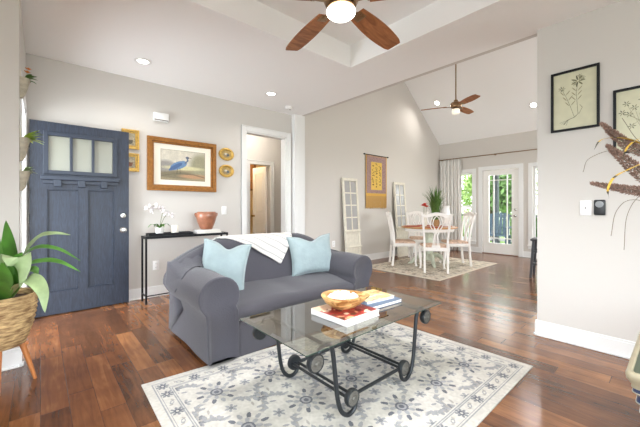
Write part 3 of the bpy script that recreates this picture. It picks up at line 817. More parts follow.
o = b.build('throw_blanket', M['throw'], None, ang=100); sm = o.modifiers.new('t', 'SOLIDIFY'); sm.thickness = .009; sm.offset = 1
tag(o, 'white throw blanket with grey stripes folded over the sofa back', 'blanket')

# ================================================================== COFFEE TABLE
ct = thing('coffee_table', 'glass-topped coffee table with scrolled dark iron legs on the ivory rug', 'coffee table', (1.53, 1.465, .0075))
hx, hy, TZt = .615, .325, .455
b = MB(); bt = .012
outer = [(-hx, -hy), (hx, -hy), (hx, hy), (-hx, hy)]; ins = .022
secs = [[Vector((x, y, TZt)) for x, y in outer], [Vector((x, y, TZt+.005)) for x, y in outer], [Vector((math.copysign(abs(x)-ins, x), math.copysign(abs(y)-ins, y), TZt+bt)) for x, y in outer]]
b.loft(secs)
b.bm.faces.ensure_lookup_table()
for f in b.bm.faces:
    if abs(f.normal.z) < .3 or f.calc_area() < .05: f.material_index = 0
b.bm.normal_update()
for f in b.bm.faces:
    if abs(f.normal.z) < .5: f.material_index = 1
b.build('glass_top', [M['table_glass'], M['glass_edge']], ct, smooth=False)
def rosette(parent, x, y, z, s):
    Mx = Matrix.Translation((x, y, z)) @ Matrix.Rotation(PI/2*s, 4, 'X')
    d_ = MB().lathe([(0, -.016), (.046, -.016), (.049, -.008), (.049, .008), (.046, .014), (.040, .014), (.040, .010), (.0, .010)], 26, M=Mx).build('scroll_disc', M['iron'], parent)
    b = MB(); b.lathe([(0, .0105), (.0415, .0105), (.0415, .0125), (0, .0125)], 24, M=Mx); b.lathe([(0, .010), (.014, .016), (.010, .022), (0, .024)], 14, M=Mx)
    b.lathe([(.018, .010), (.021, .016), (.025, .016), (.028, .010)], 22, M=Mx)
    for k in range(12):
        a = 2*PI*k/12; b.lathe([(.0045, .009), (.003, .014), (0, .0155)], 6, c=(.034*math.cos(a), .034*math.sin(a), .0015), M=Mx)
    b.build('rosette', M['rosette'], d_)
for sx in (-1, 1):
    for sy in (-1, 1):
        y = sy*.265; X = lambda q: sx*q
        path = [(X(.495), y, .405), (X(.472), y, .437), (X(.44), y, .447), (X(.408), y, .432), (X(.39), y, .385), (X(.375), y, .28), (X(.358), y, .15), (X(.335), y, .07), (X(.30), y, .028), (X(.262), y, .016), (X(.226), y, .034), (X(.212), y, .072), (X(.228), y, .102)]
        lg = MB().tube(smooth(path, 6), .0125, 10).build('leg', M['iron'], ct)
        rosette(ct, X(.508), y, .372, 1 if sy < 0 else -1); rosette(ct, X(.245), y, .098, 1 if sy < 0 else -1)
for sx in (-1, 1):
    for dx in (-.02, .02): MB().tube([(sx*.245+dx, -.255, .098), (sx*.245+dx, .255, .098)], .009, 8).build('stretcher', M['iron'], ct)
    MB().tube([(sx*.43, -.265, .436), (sx*.43, .265, .436)], .009, 8).build('stretcher', M['iron'], ct)
for sy in (-1, 1):
    MB().tube([(-.245, sy*.252, .098), (.245, sy*.252, .098)], .0105, 8).build('stretcher', M['iron'], ct)
for sx in (-1, 1):
    for sy in (-1, 1):
        MB().lathe([(.014, .446), (.014, .4545), (0, .4545)], 12, c=(sx*.44, sy*.265, 0)).build('glass_pad', M['black'], ct)

# books and bowl on the glass
GT = .0075+TZt+bt+.0008
def book(label, loc, rz, wd, dp, th, cover_canvas, spine, group=None, name='book'):
    r = thing(name, label, 'book', loc, rz, group)
    b = MB(); b.box((-wd/2, -dp/2, .0), (wd/2, dp/2, .003)); b.box((-wd/2, -dp/2, th-.003), (wd/2, dp/2, th-.0005)); b.box((-wd/2, -dp/2, 0), (-wd/2+.004, dp/2, th-.0005))
    b.build('cover', spine, r, smooth=False)
    MB().box((-wd/2+.004, -dp/2+.004, .003), (wd/2-.005, dp/2-.004, th-.003)).build('page_block', M['paper'], r, smooth=False)
    if cover_canvas is not None:
        cover_canvas.build('cover_print', lambda u, v_, d: (u-wd/2, v_-dp/2, th-d), paint_mat(name+'_print', .35, 0, .5), r, back=.0006)
    return r
navy_s = mat('slate_blue_cover', (92, 110, 134), .4); red_s = mat('deep_red_cover', (142, 42, 48), .4); white_s = mat('white_cover', (232, 230, 228), .4); pale_s = mat('pale_blue_cover', (158, 186, 204), .4)
c = Canvas(.30, .305, 330, (150, 48, 46))
for k in range(70):
    c.ell(rng.random()*.3, rng.random()*.305, .008+.022*rng.random(), .006+.016*rng.random(), [(186, 62, 52), (120, 30, 36), (222, 170, 130), (96, 52, 40), (236, 214, 190)][k % 5], rot=rng.random()*3)
c.rect(0, .225, .3, .305, (224, 190, 160)); c.rect(.0, .0, .3, .016, (238, 234, 230))
book('large red patterned book with white page edges under the wooden bowl', (1.437, 1.40, GT), math.radians(1), .30, .305, .036, c, white_s, 'coffee table books')
c = Canvas(.27, .21, 330, (226, 196, 140))
for k in range(60):
    c.ell(rng.random()*.27, rng.random()*.21, .006+.02*rng.random(), .005+.012*rng.random(), [(240, 230, 210), (214, 168, 96), (196, 140, 96), (236, 214, 170), (182, 190, 186)][k % 5], rot=rng.random()*3)
book('slate blue book under the gold covered book beside the bowl', (1.772, 1.465, GT), math.radians(-3), .34, .27, .024, None, navy_s, 'coffee table books')
book('gold and cream covered book lying on the slate blue book', (1.772, 1.475, GT+.0242), math.radians(-6), .27, .21, .022, c, mat('grey_blue_cover', (150, 164, 182), .4), 'coffee table books')
BZ = GT+.036+.0008
bowl = thing('wooden_bowl', 'carved wooden dough bowl of pale white beads on the red book', 'bowl', (1.452, 1.435, BZ), math.radians(-38))
def bw(a, z): return 1+.05*math.cos(2*a)+.035*math.sin(3*a+1)+(.22 if z > .045 else .10)*math.exp(-((((a-.05+PI) % (2*PI))-PI)/.30)**2)
MB().lathe([(.0, .0), (.062, .0), (.075, .006), (.112, .034), (.128, .060), (.136, .073), (.132, .079), (.112, .079), (.104, .068), (.088, .036), (.05, .014), (0, .012)], 40, fn=bw).build('vessel', wood_grain('bowl_wood', (150, 100, 48), (232, 192, 128), (14, 14, 40), .45, .1), bowl, ang=50)
b = MB(); rr = random.Random(3)
for k in range(58):
    a, q = rr.random()*2*PI, math.sqrt(rr.random())*.088
    t = bmesh.new(); bmesh.ops.create_icosphere(t, subdivisions=2, radius=.0135); b.add(t, Matrix.Translation((q*math.cos(a), q*math.sin(a), .070+.010*rr.random()*(1-q/.1)))); t.free()
b.lathe([(0, .02), (.06, .03), (.10, .066), (0, .07)], 20)
tag(b.build('bead_filling', M['ceramic'], bowl), kind='stuff')

# ================================================================== CONSOLE TABLE and what stands on it
KX0, KX1, KY0, KY1, KZ = .925, 1.955, 4.16, 4.37, .80
con = thing('console_table', 'slim black metal console table behind the sofa below the heron-sized picture', 'console table', (KX0, KY0, 0))
con['label'] = 'slim black metal console table against the wall behind the sofa'
kw, kd = KX1-KX0, KY1-KY0
b = MB(); b.box((0, 0, KZ-.03), (kw, .02, KZ)); b.box((0, kd-.02, KZ-.03), (kw, kd, KZ)); b.box((0, .02, KZ-.03), (.02, kd-.02, KZ)); b.box((kw-.02, .02, KZ-.03), (kw, kd-.02, KZ)); b.build('top_frame', M['black'], con, smooth=False)
MB().box((.02, .02, KZ-.012), (kw-.02, kd-.02, KZ-.002)).build('table_top', mat('smoked_glass_top', (72, 72, 74), .15, spec=.7), con, smooth=False)
for x in (0, kw-.02):
    for y in (0, kd-.02): MB().box((x, y, 0), (x+.02, y+.02, KZ-.03)).build('leg', M['black'], con, smooth=False)
MB().box((.02, .004, .09), (kw-.02, .016, .102)).build('stretcher', M['black'], con, smooth=False)
for x in (.004, kw-.016): MB().box((x, .02, .09), (x+.012, kd-.02, .102)).build('stretcher', M['black'], con, smooth=False)
tr = thing('serving_tray', 'black rectangular tray on the left of the console table', 'tray', (1.23, 4.265, KZ+.0005))
b = MB(); b.box((-.26, -.085, 0), (.26, .085, .008)); b.build('tray_base', M['black'], tr, smooth=False)
b = MB()
for lo, hi in (((-.26, -.085), (.26, -.077)), ((-.26, .077), (.26, .085)), ((-.26, -.077), (-.252, .077)), ((.252, -.077), (.26, .077))): b.box((*lo, .008), (*hi, .03), .002)
b.build('tray_rim', M['black'], tr, smooth=False)
orc = thing('orchid', 'white potted orchid with an arching flower spray on the black tray', 'orchid', (1.105, 4.265, KZ+.009))
MB().lathe([(0, 0), (.036, 0), (.046, .03), (.05, .085), (.044, .085), (.04, .075), (0, .075)], 22).build('pot', M['ceramic'], orc)
b = MB()
for a, L in ((.3, .14), (2.0, .12), (3.5, .15), (5.0, .13)):
    d_ = Vector((math.cos(a), .5*math.sin(a), 0)); b.leaf([Vector((0, 0, .08)), d_*.6*L+Vector((0, 0, .13)), d_*L+Vector((0, 0, .09))], .042, .2, 6)
b.build('leaves', M['leaf'], orc, ang=80)
sp = smooth([(0, 0, .08), (.02, 0, .20), (.03, -.005, .29), (-.02, -.01, .345), (-.09, -.015, .355), (-.15, -.015, .335)], 6); sp2 = smooth([(.01, 0, .1), (.05, .0, .2), (.10, -.01, .26), (.145, -.01, .25)], 6)
MB().tube(sp, .003, 6).tube(sp2, .003, 6).build('flower_stem', M['stem'], orc)
fpos = [(-.15, -.02, .325), (-.115, -.03, .35), (-.075, -.02, .33), (-.045, -.035, .36), (-.01, -.02, .325), (.025, -.035, .325), (-.095, -.03, .295), (.06, -.02, .25), (.10, -.03, .262), (.14, -.02, .24), (.035, -.03, .29)]
for k, p in enumerate(fpos):
    b = MB(); r_ = random.Random(k)
    for q in range(5):
        a = 2*PI*q/5+r_.random(); d_ = Vector((math.cos(a), -.25, math.sin(a)))
        b.leaf([Vector(p), Vector(p)+d_*.022+Vector((0, -.006, 0)), Vector(p)+d_*.040], .036, .1, 4, sag=0)
    t = bmesh.new(); bmesh.ops.create_icosphere(t, subdivisions=1, radius=.006); b.add(t, Matrix.Translation(Vector(p)+Vector((0, -.008, 0)))); t.free()
    b.build('flower', M['petal'], orc, ang=80)
cn = thing('candle', 'white pillar candle on the black tray beside the orchid', 'candle', (1.285, 4.265, KZ+.009))
MB().lathe([(0, 0), (.042, 0), (.044, .004), (.044, .105), (.04, .11), (.03, .108), (0, .104)], 24).build('wax', mat('ivory_wax', (246, 240, 228), .5), cn)
MB().tube([(0, 0, .104), (.001, 0, .115)], .0015, 5).build('wick', M['black'], cn)
c = Canvas(.34, .17, 60, (240, 238, 234))
for k, (lb, th, wd, z) in enumerate((('white hardback book at the bottom of the pair under the copper vase', .024, .34, 0), ('white hardback book lying directly under the copper vase', .024, .31, .0242))):
    book(lb, (1.70, 4.265, KZ+.0005+z), math.radians(2-3*k), wd, .165, th, None, white_s, 'white books on the console')
va = thing('copper_vase', 'squat copper-brown glazed vase on white books on the console', 'vase', (1.69, 4.265, KZ+.0495))
MB().lathe([(0, 0), (.066, 0), (.076, .006), (.088, .03), (.114, .095), (.132, .16), (.136, .195), (.128, .222), (.113, .236), (.106, .232), (.118, .205), (.118, .16), (.07, .03), (0, .02)], 36).build('vessel', M['copper'], va)
for s in (-1, 1): MB().tube(smooth([(s*.128, 0, .205), (s*.148, 0, .215), (s*.15, 0, .19), (s*.132, 0, .165)], 5), .008, 8).build('lug_handle', M['copper'], va)

# ================================================================== LAMPS
def recessed(label, x, y, power, cone=2.5):
    r = thing('recessed_light', label, 'ceiling light', (x, y, CH), 0, 'recessed ceiling lights')
    MB().lathe([(.058, -.001), (.085, -.001), (.086, -.006), (.060, -.009), (.055, -.003)], 30).build('trim_ring', M['trim'], r)
    MB().lathe([(0, -.002), (.056, -.002), (.056, -.004), (0, -.004)], 28).build('lens', M['lamp'], r)
    l = bpy.data.lights.new('recessed_glow', 'SPOT'); l.energy = power; l.spot_size = cone; l.spot_blend = .8; l.shadow_soft_size = .06; l.color = (1, .95, .90)
    lo = bpy.data.objects.new('recessed_glow', l); COL.objects.link(lo); lo.parent = r; lo.location = (0, 0, -.02)
    return r
recessed('round recessed ceiling light nearer the front door', .84, 3.883, 26)
recessed('round recessed ceiling light nearer the hall opening', 2.43, 3.813, 26)
for x, y in ((-.6, 1.2), (.8, -.6), (2.4, -.6)): recessed('unseen recessed ceiling light added for warm fill on the camera side of the tray', x, y, 22)  # out-of-frame downlights added to fill the room with warm light

def fan(label, x, y, zc, zhub, rot, nb, R, light_z, power, drop):
    f = thing('ceiling_fan', label, 'ceiling fan', (x, y, zhub), rot)
    top = zc-zhub
    MB().lathe([(0, top), (.075, top), (.075, top-.02), (.06, top-.05), (.02, top-.07), (.016, top-.075)], 24).build('canopy', M['bronze'], f)
    MB().tube([(0, 0, top-.06), (0, 0, .07)], .0125, 12).build('downrod', M['bronze'], f)
    MB().lathe([(.02, .13), (.035, .12), (.04, .09), (.085, .07), (.105, .045), (.108, .0), (.095, -.025), (.07, -.035), (0, -.035)], 30).build('motor_housing', M['bronze'], f)
    for k in range(nb):
        a = 2*PI*k/nb; Mx = Matrix.Rotation(a, 4, 'Z'); tilt = Matrix.Rotation(math.radians(-12), 4, 'X')
        b = MB(); ol = []
        for q in np.linspace(0, 1, 15):
            ol.append((.17+(R-.17)*q, (.042+.036*math.sin(PI*(.12+.70*q)))*(1 if q < .999 else .86)))
        pts = [(u, v_) for u, v_ in ol] + [(u, -v_) for u, v_ in ol[::-1]]
        b.prism(pts, lambda u, v_, d: (u, v_, d-.045*((u-.17)/R)*drop), -.004, .004)
        bmesh.ops.transform(b.bm, matrix=Mx @ tilt, verts=b.bm.verts)
        bl = b.build('blade', M['blade'], f, ang=30)
        b = MB(); b.box((.085, -.018, -.016), (.18, .018, -.006), .004); b.box((.16, -.036, -.012), (.235, .036, -.005), .006)
        for sx_ in (.185, .215):
            for sy_ in (-.02, .02): b.lathe([(0, -.017), (.005, -.016), (.006, -.012)], 8, c=(sx_, sy_, 0))
        bmesh.ops.transform(b.bm, matrix=Mx @ tilt, verts=b.bm.verts); b.build('blade_bracket', M['bronze'], bl)
    return f
f1 = fan('five-bladed wooden ceiling fan with a lit white dome in the tray ceiling', 1.40, 1.40, TZ, 2.425, math.radians(8.4), 5, .69, 0, 0, .4)
MB().lathe([(.075, -.036), (.088, -.042), (.088, -.052), (.08, -.056), (0, -.056)], 28).build('light_collar', M['bronze'], f1)
MB().lathe([(.082, -.056), (.09, -.064), (.088, -.078), (.07, -.094), (.04, -.102), (0, -.105)], 28).build('light_dome', M['lamp'], f1)
l = bpy.data.lights.new('fan_glow', 'SPOT'); l.energy = 165; l.spot_size = math.radians(150); l.spot_blend = .6; l.shadow_soft_size = .12; l.color = (1, .99, .98); lo = bpy.data.objects.new('fan_glow', l); COL.objects.link(lo); lo.parent = f1; lo.location = (0, 0, -.12)
F2 = (6.17, 2.97); vz = EAVE+SLOPE*(FX-F2[0]) if F2[0] > XR else EAVE+SLOPE*(F2[0]-3.48)
f2 = fan('three-bladed wooden ceiling fan on a long rod below the vaulted ceiling', F2[0], F2[1], vz+.02, 3.14, math.radians(-1.2), 3, .66, 0, 0, .3)
MB().lathe([(.03, -.036), (.06, -.045), (.062, -.06), (0, -.06)], 24).build('light_collar', M['bronze'], f2)
MB().lathe([(.06, -.06), (.072, -.075), (.074, -.13), (.066, -.15), (0, -.15)], 24).build('light_shade', mat('frosted_shade', (240, 236, 226), .3, emit=((255, 240, 214), .6)), f2)
l = bpy.data.lights.new('fan_glow', 'SPOT'); l.energy = 38; l.spot_size = math.radians(165); l.spot_blend = .6; l.shadow_soft_size = .1; l.color = (1, .96, .9); lo = bpy.data.objects.new('fan_glow', l); COL.objects.link(lo); lo.parent = f2; lo.location = (0, 0, -.17)
def vault_light(label, px, py):
    R_ = ((.659+.752*(px-320)/FPX), (.752-.659*(px-320)/FPX), (HY-py)/FPX)
    t = (EAVE+SLOPE*FX-CAM_H)/(R_[2]+SLOPE*R_[0]); p = (R_[0]*t, R_[1]*t, CAM_H+R_[2]*t)
    r = thing('recessed_light', label, 'ceiling light', p, 0, 'vault ceiling lights'); r.rotation_euler = (0, math.atan(SLOPE), 0)
    MB().lathe([(.058, -.001), (.085, -.001), (.086, -.006), (.060, -.009), (.055, -.003)], 26).build('trim_ring', M['trim'], r)
    MB().lathe([(0, -.002), (.056, -.002), (.056, -.005), (0, -.005)], 24).build('lens', M['lamp'], r)
    l = bpy.data.lights.new('vault_glow', 'SPOT'); l.energy = 30; l.spot_size = 2.6; l.spot_blend = .8; l.shadow_soft_size = .06; l.color = (1, .95, .90)
    lo = bpy.data.objects.new('vault_glow', l); COL.objects.link(lo); lo.parent = r; lo.location = (0, 0, -.03)
vault_light('round recessed light in the vaulted ceiling just left of the long-rod fan', 437, 103)
vault_light('round recessed light in the vaulted ceiling beside the right wall edge', 533.5, 105)
hl = thing('hall_fill_light', 'unseen round ceiling light added to brighten the hall', 'ceiling light', (3.0, 5.1, CH))  # unseen lamp, added because the hall needs light
MB().lathe([(0, 0), (.14, 0), (.14, -.02), (.12, -.05), (0, -.07)], 28).build('glass_bowl', M['lamp_soft'], hl)
l = bpy.data.lights.new('hall_glow', 'POINT'); l.energy = 15; l.color = (1, .92, .82); l.shadow_soft_size = .12; lo = bpy.data.objects.new('hall_glow', l); COL.objects.link(lo); lo.parent = hl; lo.location = (0, 0, -.2)
hl = thing('added_pendant', 'unseen small pendant lamp added to warm the room behind the hall door', 'lamp', (2.7, 6.4, CH))  # lamp out of sight, added to give the back room warm light
MB().tube([(0, 0, 0), (0, 0, -.35)], .006, 8).build('cord', M['black'], hl); MB().lathe([(.02, -.35), (.09, -.40), (.12, -.5), (.115, -.5), (.08, -.41), (0, -.36)], 24).build('lamp_shade', M['lamp_soft'], hl)
l = bpy.data.lights.new('warm_glow', 'POINT'); l.energy = 16; l.color = (1, .78, .5); l.shadow_soft_size = .1; lo = bpy.data.objects.new('warm_glow', l); COL.objects.link(lo); lo.parent = hl; lo.location = (.4, -.1, -.6)

# ================================================================== WALL THINGS
def Yp(x0, z0, y):            # patterns on walls facing the camera across the room (front wall)
    return lambda u, v_, d: (x0+u, y+d, z0+v_)
def frame_y(b, x0, x1, z0, z1, wd, y, th, steps=((0, 1, 1), )):
    """mitred moulding; steps (a,b,h): from a*wd to b*wd inward at height h*th"""
    for a, e, h in steps:
        A, E_ = a*wd, e*wd
        for (u0, u1, l, t) in ((x0+A, x1-A, z0+A, z0+E_), (x0+A, x1-A, z1-E_, z1-A), (x0+A, x0+E_, z0+E_, z1-E_), (x1-E_, x1-A, z0+E_, z1-E_)):
            b.box((u0, y-th*h, l), (u1, y, t), .003)
pic = thing('framed_picture', 'wide gilt-framed landscape print with cream mat and blue bird above the console', 'picture', (1.01, WY-.001, 1.363))
PW, PH = .90, .69
b = MB(); frame_y(b, 0, PW, 0, PH, .078, 0, .045, ((0, .35, .8), (.35, .7, 1), (.7, 1, .55))); b.build('frame', M['gilt'], pic, smooth=False)
MB().box((.07, -.012, .07), (PW-.07, 0, PH-.07)).build('mat_board', M['mat_board'], pic, smooth=False)
c = Canvas(.58, .40, 230, (206, 200, 184)); c.noise(.05, .04)
c.rect(0, .0, .58, .15, (158, 146, 118)); c.ell(.06, .17, .13, .085, (150, 146, 140), soft=.5); c.ell(.52, .20, .14, .17, (156, 152, 126), soft=.5); c.ell(.30, .165, .26, .028, (206, 200, 158), soft=.6)
c.ell(.20, .07, .26, .05, (128, 120, 98), soft=.5); c.ell(.44, .06, .2, .03, (184, 146, 112), soft=.6); c.line([(0, .05), (.2, .09), (.42, .085), (.58, .05)], .014, (112, 106, 90), .7)
# a plain generic blue bird standing on the bank
BX = lambda x: .57-x
c.ell(BX(.345), .20, .115, .050, (110, 138, 172), rot=.40); c.ell(BX(.385), .18, .10, .026, (84, 108, 146), rot=.55); c.line([(BX(.26), .235), (BX(.225), .275), (BX(.235), .305)], .020, (104, 116, 136)); c.ell(BX(.232), .31, .024, .015, (96, 104, 120)); c.line([(BX(.21), .312), (BX(.175), .304)], .007, (126, 120, 104))
c.line([(BX(.33), .16), (BX(.325), .09)], .006, (96, 90, 76)); c.line([(BX(.36), .155), (BX(.37), .085)], .006, (96, 90, 76)); c.line([(0, 0), (.58, 0), (.58, .4), (0, .4), (0, 0)], .008, (120, 112, 96))
c.noise(.06, .006); c.build('art_print', lambda u, v_, d: (.16+u, -.0135+d, .145+v_), paint_mat('bird_print', .6, 0, .2), pic, back=.001)
for k, (x, z, lb) in enumerate(((2.075, 1.932, 'upper of the two small oval gilt frames beside the bird picture'), (2.075, 1.684, 'lower of the two small oval gilt frames beside the bird picture'))):
    r = thing('oval_frame', lb, 'picture', (x, WY-.001, z), 0, 'oval gilt frames'); Mx = Matrix.Rotation(PI/2, 4, 'X') @ Matrix.Diagonal((1.27, 1, 1, 1))
    MB().lathe([(.058, 0), (.092, 0), (.095, .01), (.088, .022), (.074, .026), (.062, .018), (.058, .006)], 36, M=Mx).build('frame', M['gilt_light'], r)
    c = Canvas(.16, .125, 300, (176, 150, 92)); c.ell(.08, .05, .05, .03, (112, 112, 104)); c.ell(.07, .065, .026, .018, (206, 200, 184)); c.ell(.10, .05, .02, .014, (70, 84, 96)); c.ell(.06, .04, .03, .012, (150, 128, 90)); c.noise(.12, .01)
    Mq = Matrix.Rotation(PI/2, 4, 'X'); b = MB()
    c.build('miniature', lambda u, v_, d: ((u-.08)*.93, -.0085+d, (v_-.0625)*.93), paint_mat('miniature_%d' % k, .4), r, back=.001)
for k, (z0, z1, lb) in enumerate(((1.861, 2.10, 'upper small gilt frame half hidden behind the open front door'), (1.587, 1.811, 'lower small gilt frame half hidden behind the open front door'))):
    r = thing('small_frame', lb, 'picture', (.735, WY-.001, z0), 0, 'small gilt frames by the door'); hgt = z1-z0
    b = MB(); frame_y(b, 0, .19, 0, hgt, .045, 0, .022, ((0, .5, 1), (.5, 1, .6))); b.build('frame', M['gilt_light'], r, smooth=False)
    c = Canvas(.11, hgt-.08, 260, (168, 158, 132)); c.ell(.05, .06, .03, .04, [(96, 92, 80), (128, 84, 58)][k]); c.ell(.06, .09, .03, .02, (188, 176, 150)); c.noise(.15, .012)
    c.build('miniature', lambda u, v_, d: (.04+u, -.008+d, .04+v_), paint_mat('small_print_%d' % k, .4), r, back=.001)
r = thing('door_chime', 'small white door chime box high on the wall above the picture', 'door chime', (1.172, WY, 2.257))
b = MB(); b.box((-.092, -.045, 0), (.092, 0, .108), .01); b.build('case', M['plastic'], r)
b = MB(); b.box((-.084, -.0455, .006), (.084, -.03, .020), .002); b.build('speaker_slot', M['slot'], r)
def plate_y(name, label, cat, x, z, sw):
    r = thing(name, label, cat, (x, WY, z), 0, 'white wall plates')
    MB().box((-.038, -.007, -.06), (.038, 0, .06), .004).build('cover_plate', M['plastic'], r)
    if sw: MB().box((-.018, -.013, -.034), (.018, -.004, .034), .003).build('rocker', M['plastic'], r)
    else:
        for dz in (-.025, .025):
            s_ = MB().box((-.017, -.010, dz-.016), (.017, -.005, dz+.016), .006).build('socket', M['plastic'], r)
            b = MB(); b.box((-.009, -.0108, dz-.006), (-.006, -.0095, dz+.008)); b.box((.006, -.0108, dz-.006), (.009, -.0095, dz+.008)); b.build('slots', M['slot'], s_, smooth=False)
plate_y('wall_outlet', 'white electrical outlet low on the wall behind the console', 'outlet', 1.118, .402, False)
plate_y('light_switch', 'white light switch on the wall right of the copper vase', 'light switch', 2.04, 1.10, True)
plate_y('wall_outlet', 'white electrical outlet low on the wall left of the first white sash panel', 'outlet', 4.275, .435, False)
r = thing('smoke_detector', 'small white smoke detector on the ceiling near the pilaster', 'smoke detector', (2.972, 4.139, CH))
MB().lathe([(0, 0), (.062, 0), (.064, -.02), (.05, -.036), (0, -.038)], 26).build('case', M['plastic'], r); MB().lathe([(.0, -.0375), (.012, -.0375), (.012, -.042), (0, -.042)], 12, c=(.02, 0, 0)).build('test_button', M['slot'], r)

r = thing('gilt_panel', 'orange gilt-framed panel in the warm room seen past the hall door', 'picture', (3.74, 7.0, 1.55))
b = MB(); frame_y(b, 0, .27, 0, .72, .05, 0, .03, ((0, .5, 1), (.5, 1, .6))); b.build('frame', M['gilt'], r, smooth=False); MB().box((.05, -.012, .05), (.22, 0, .67)).build('picture_panel', mat('amber_panel', (196, 130, 60), .6, var=.3, vscale=9), r, smooth=False)
# right wall: pressed-flower prints, switch and black remote
def botanical(name, label, y1, z0, wd, hgt, draw):
    r = thing('botanical_print', label, 'picture', (RX-.001, y1, z0), 0, 'botanical prints on the right wall'); fw = .018
    b = MB()
    for (u0, u1, l, t) in ((0, wd, 0, fw), (0, wd, hgt-fw, hgt), (0, fw, fw, hgt-fw), (wd-fw, wd, fw, hgt-fw)): b.box((-.022, -u1, l), (0, -u0, t), .002)
    b.build('frame', M['black'], r, smooth=False)
    c = Canvas(wd-2*fw, hgt-2*fw, 640, (206, 204, 176)); draw(c); c.noise(.02, .03)
    c.build('art_print', lambda u, v_, d: (-.006+d, -(fw+u), fw+v_), paint_mat(name, .35, 0, .4), r, back=.002)
G1, G2, G3 = (112, 112, 84), (146, 142, 112), (92, 92, 72)
def flower_a(c):
    w_, h_ = c.w, c.h
    c.line([(.25*w_, .09*h_), (.36*w_, .16*h_), (.50*w_, .19*h_), (.58*w_, .24*h_)], .0042, G3); c.line([(.58*w_, .24*h_), (.56*w_, .45*h_), (.54*w_, .62*h_), (.58*w_, .80*h_)], .003, G1); c.line([(.50*w_, .19*h_), (.40*w_, .40*h_), (.30*w_, .58*h_), (.20*w_, .72*h_)], .0028, G1); c.line([(.60*w_, .24*h_), (.68*w_, .34*h_), (.62*w_, .40*h_)], .0028, G1)
    for px_, py_ in ((.55, .5), (.55, .58), (.56, .66), (.40, .42), (.34, .52), (.28, .62)):
        for s in (-1, 1): c.ell(px_*w_+s*.020, py_*h_+.012, .022, .0034, G2, rot=s*.9)
    for px_, py_, q in ((.58, .82, .05), (.20, .73, .026), (.50, .79, .022), (.68, .86, .022), (.62, .90, .02)):
        for k in range(7): c.ell(px_*w_+q*.55*math.cos(k*.9), py_*h_+q*.55*math.sin(k*.9), q*.42, q*.11, (G1, G2, G3)[k % 3], rot=k*.9)
    for k in range(4): c.line([(.36*w_, .16*h_), ((.30-.05*k)*w_, (.06+.02*k)*h_)], .002, G3)
def flower_b(c):
    w_, h_ = c.w, c.h
    c.line([(.55*w_, .05*h_), (.50*w_, .35*h_), (.45*w_, .60*h_)], .0028, G1)
    for k, (a, e) in enumerate(((.2, .78), (.35, .7), (.5, .82), (.66, .74), (.78, .62), (.25, .6), (.12, .64), (.62, .55), (.3, .4), (.7, .3))):
        c.line([(.48*w_, (.35+.02*k)*h_), (a*w_, e*h_)], .002, G2)
        for q in range(6): c.ell(a*w_+.014*math.cos(q*1.05), e*h_+.014*math.sin(q*1.05), .010, .003, (G1, G2, G3)[q % 3], rot=q*1.05)
botanical('flower_print_a', 'black-framed pressed flower print, whole and nearer the wall edge', .764, 1.793, .322, .507, flower_a)
botanical('flower_print_b', 'black-framed flower print hung lower and partly behind the dried reeds', .363, 1.56, .322, .492, flower_b)
r = thing('light_switch', 'white light switch plate on the right wall beside the black remote', 'light switch', (RX, .53, 1.142))
MB().box((-.007, -.038, -.062), (0, .038, .062), .004).build('cover_plate', M['plastic'], r); MB().box((-.013, -.017, -.034), (-.004, .017, .034), .003).build('rocker', M['plastic'], r)
b = MB(); b.box((-.0135, -.004, -.006), (-.0125, .004, .006)); b.build('indicator', M['slot'], r, smooth=False)
r = thing('wall_remote', 'black rounded remote with a grey dial in a wall cradle by the switch', 'remote', (RX, .443, 1.146))
b = MB(); b.box((-.022, -.036, -.062), (0, .036, .062), .018, seg=4); b.build('case', M['black_plastic'], r)
MB().lathe([(0, .022), (.024, .022), (.026, .024), (.022, .027), (0, .026)], 26, M=Matrix.Translation((0, 0, .026)) @ Matrix.Rotation(-PI/2, 4, 'Y')).build('dial', mat('grey_dial', (146, 150, 152), .4), r)

M['pocket'] = mat('weathered_pocket', (178, 170, 152), .8, var=.25, vscale=30)
# wall pocket planters between the entry corner and the open door
for k, (z0, z1, lb, kind) in enumerate(((1.95, 2.13, 'top cream wall pocket with orange flowers on the entry wall edge', 0), (1.49, 1.70, 'middle cream wall pocket with lime green flowers on the entry wall edge', 1), (1.27, 1.45, 'bottom cream wall pocket with small ivy on the entry wall edge', 2))):
    r = thing('wall_pocket', lb, 'wall planter', (LX+.001, 3.205, z0), 0, 'wall pockets by the front door'); hgt = z1-z0
    b = MB(); secs = []
    for q in np.linspace(0, 1, 9):
        rr_ = .016+.036*q**.7; secs.append([Vector((max(0, rr_*1.15*math.sin(a)), .0+rr_*math.cos(a), hgt*q*.8)) for a in np.linspace(0, PI, 11)])
    b.loft(secs); b.build('pocket', M['pocket'], r, ang=60)
    MB().box((0, -.034, hgt*.75), (.006, .034, hgt*1.12), .002).build('back_board', M['cream_paint'], r)
    b = MB(); rr = random.Random(k+3)
    for q in range((14, 40, 18)[k]):
        a = rr.uniform(-1.3, 1.3); L_ = rr.uniform(.04, (.09, .125, .08)[k]); d_ = Vector((abs(math.cos(a))*.7+.25, math.sin(a)*.6, rr.uniform(-.1, 1.1))).normalized()
        p0 = Vector((.025, .0, hgt*.76)); b.leaf([p0, p0+d_*L_*.6, p0+d_*L_+Vector((0, 0, -.01))], .028, .2, 4)
    b.build('greenery', [M['grass'], M['lime'], M['leaf_pale']][k], r, ang=80)
    if kind == 0:
        b = MB()
        for q in range(5):
            p0 = Vector((.03+.02*rr.random(), rr.uniform(-.03, .03), hgt*.85+.07*rr.random()))
            for e in range(5):
                d_ = Vector((math.cos(e*1.26), math.sin(e*1.26), .5)); b.leaf([p0, p0+d_*.012, p0+d_*.018], .012, .1, 3)
        b.build('blossoms', mat('orange_petal', (226, 140, 62), .6), r, ang=80)

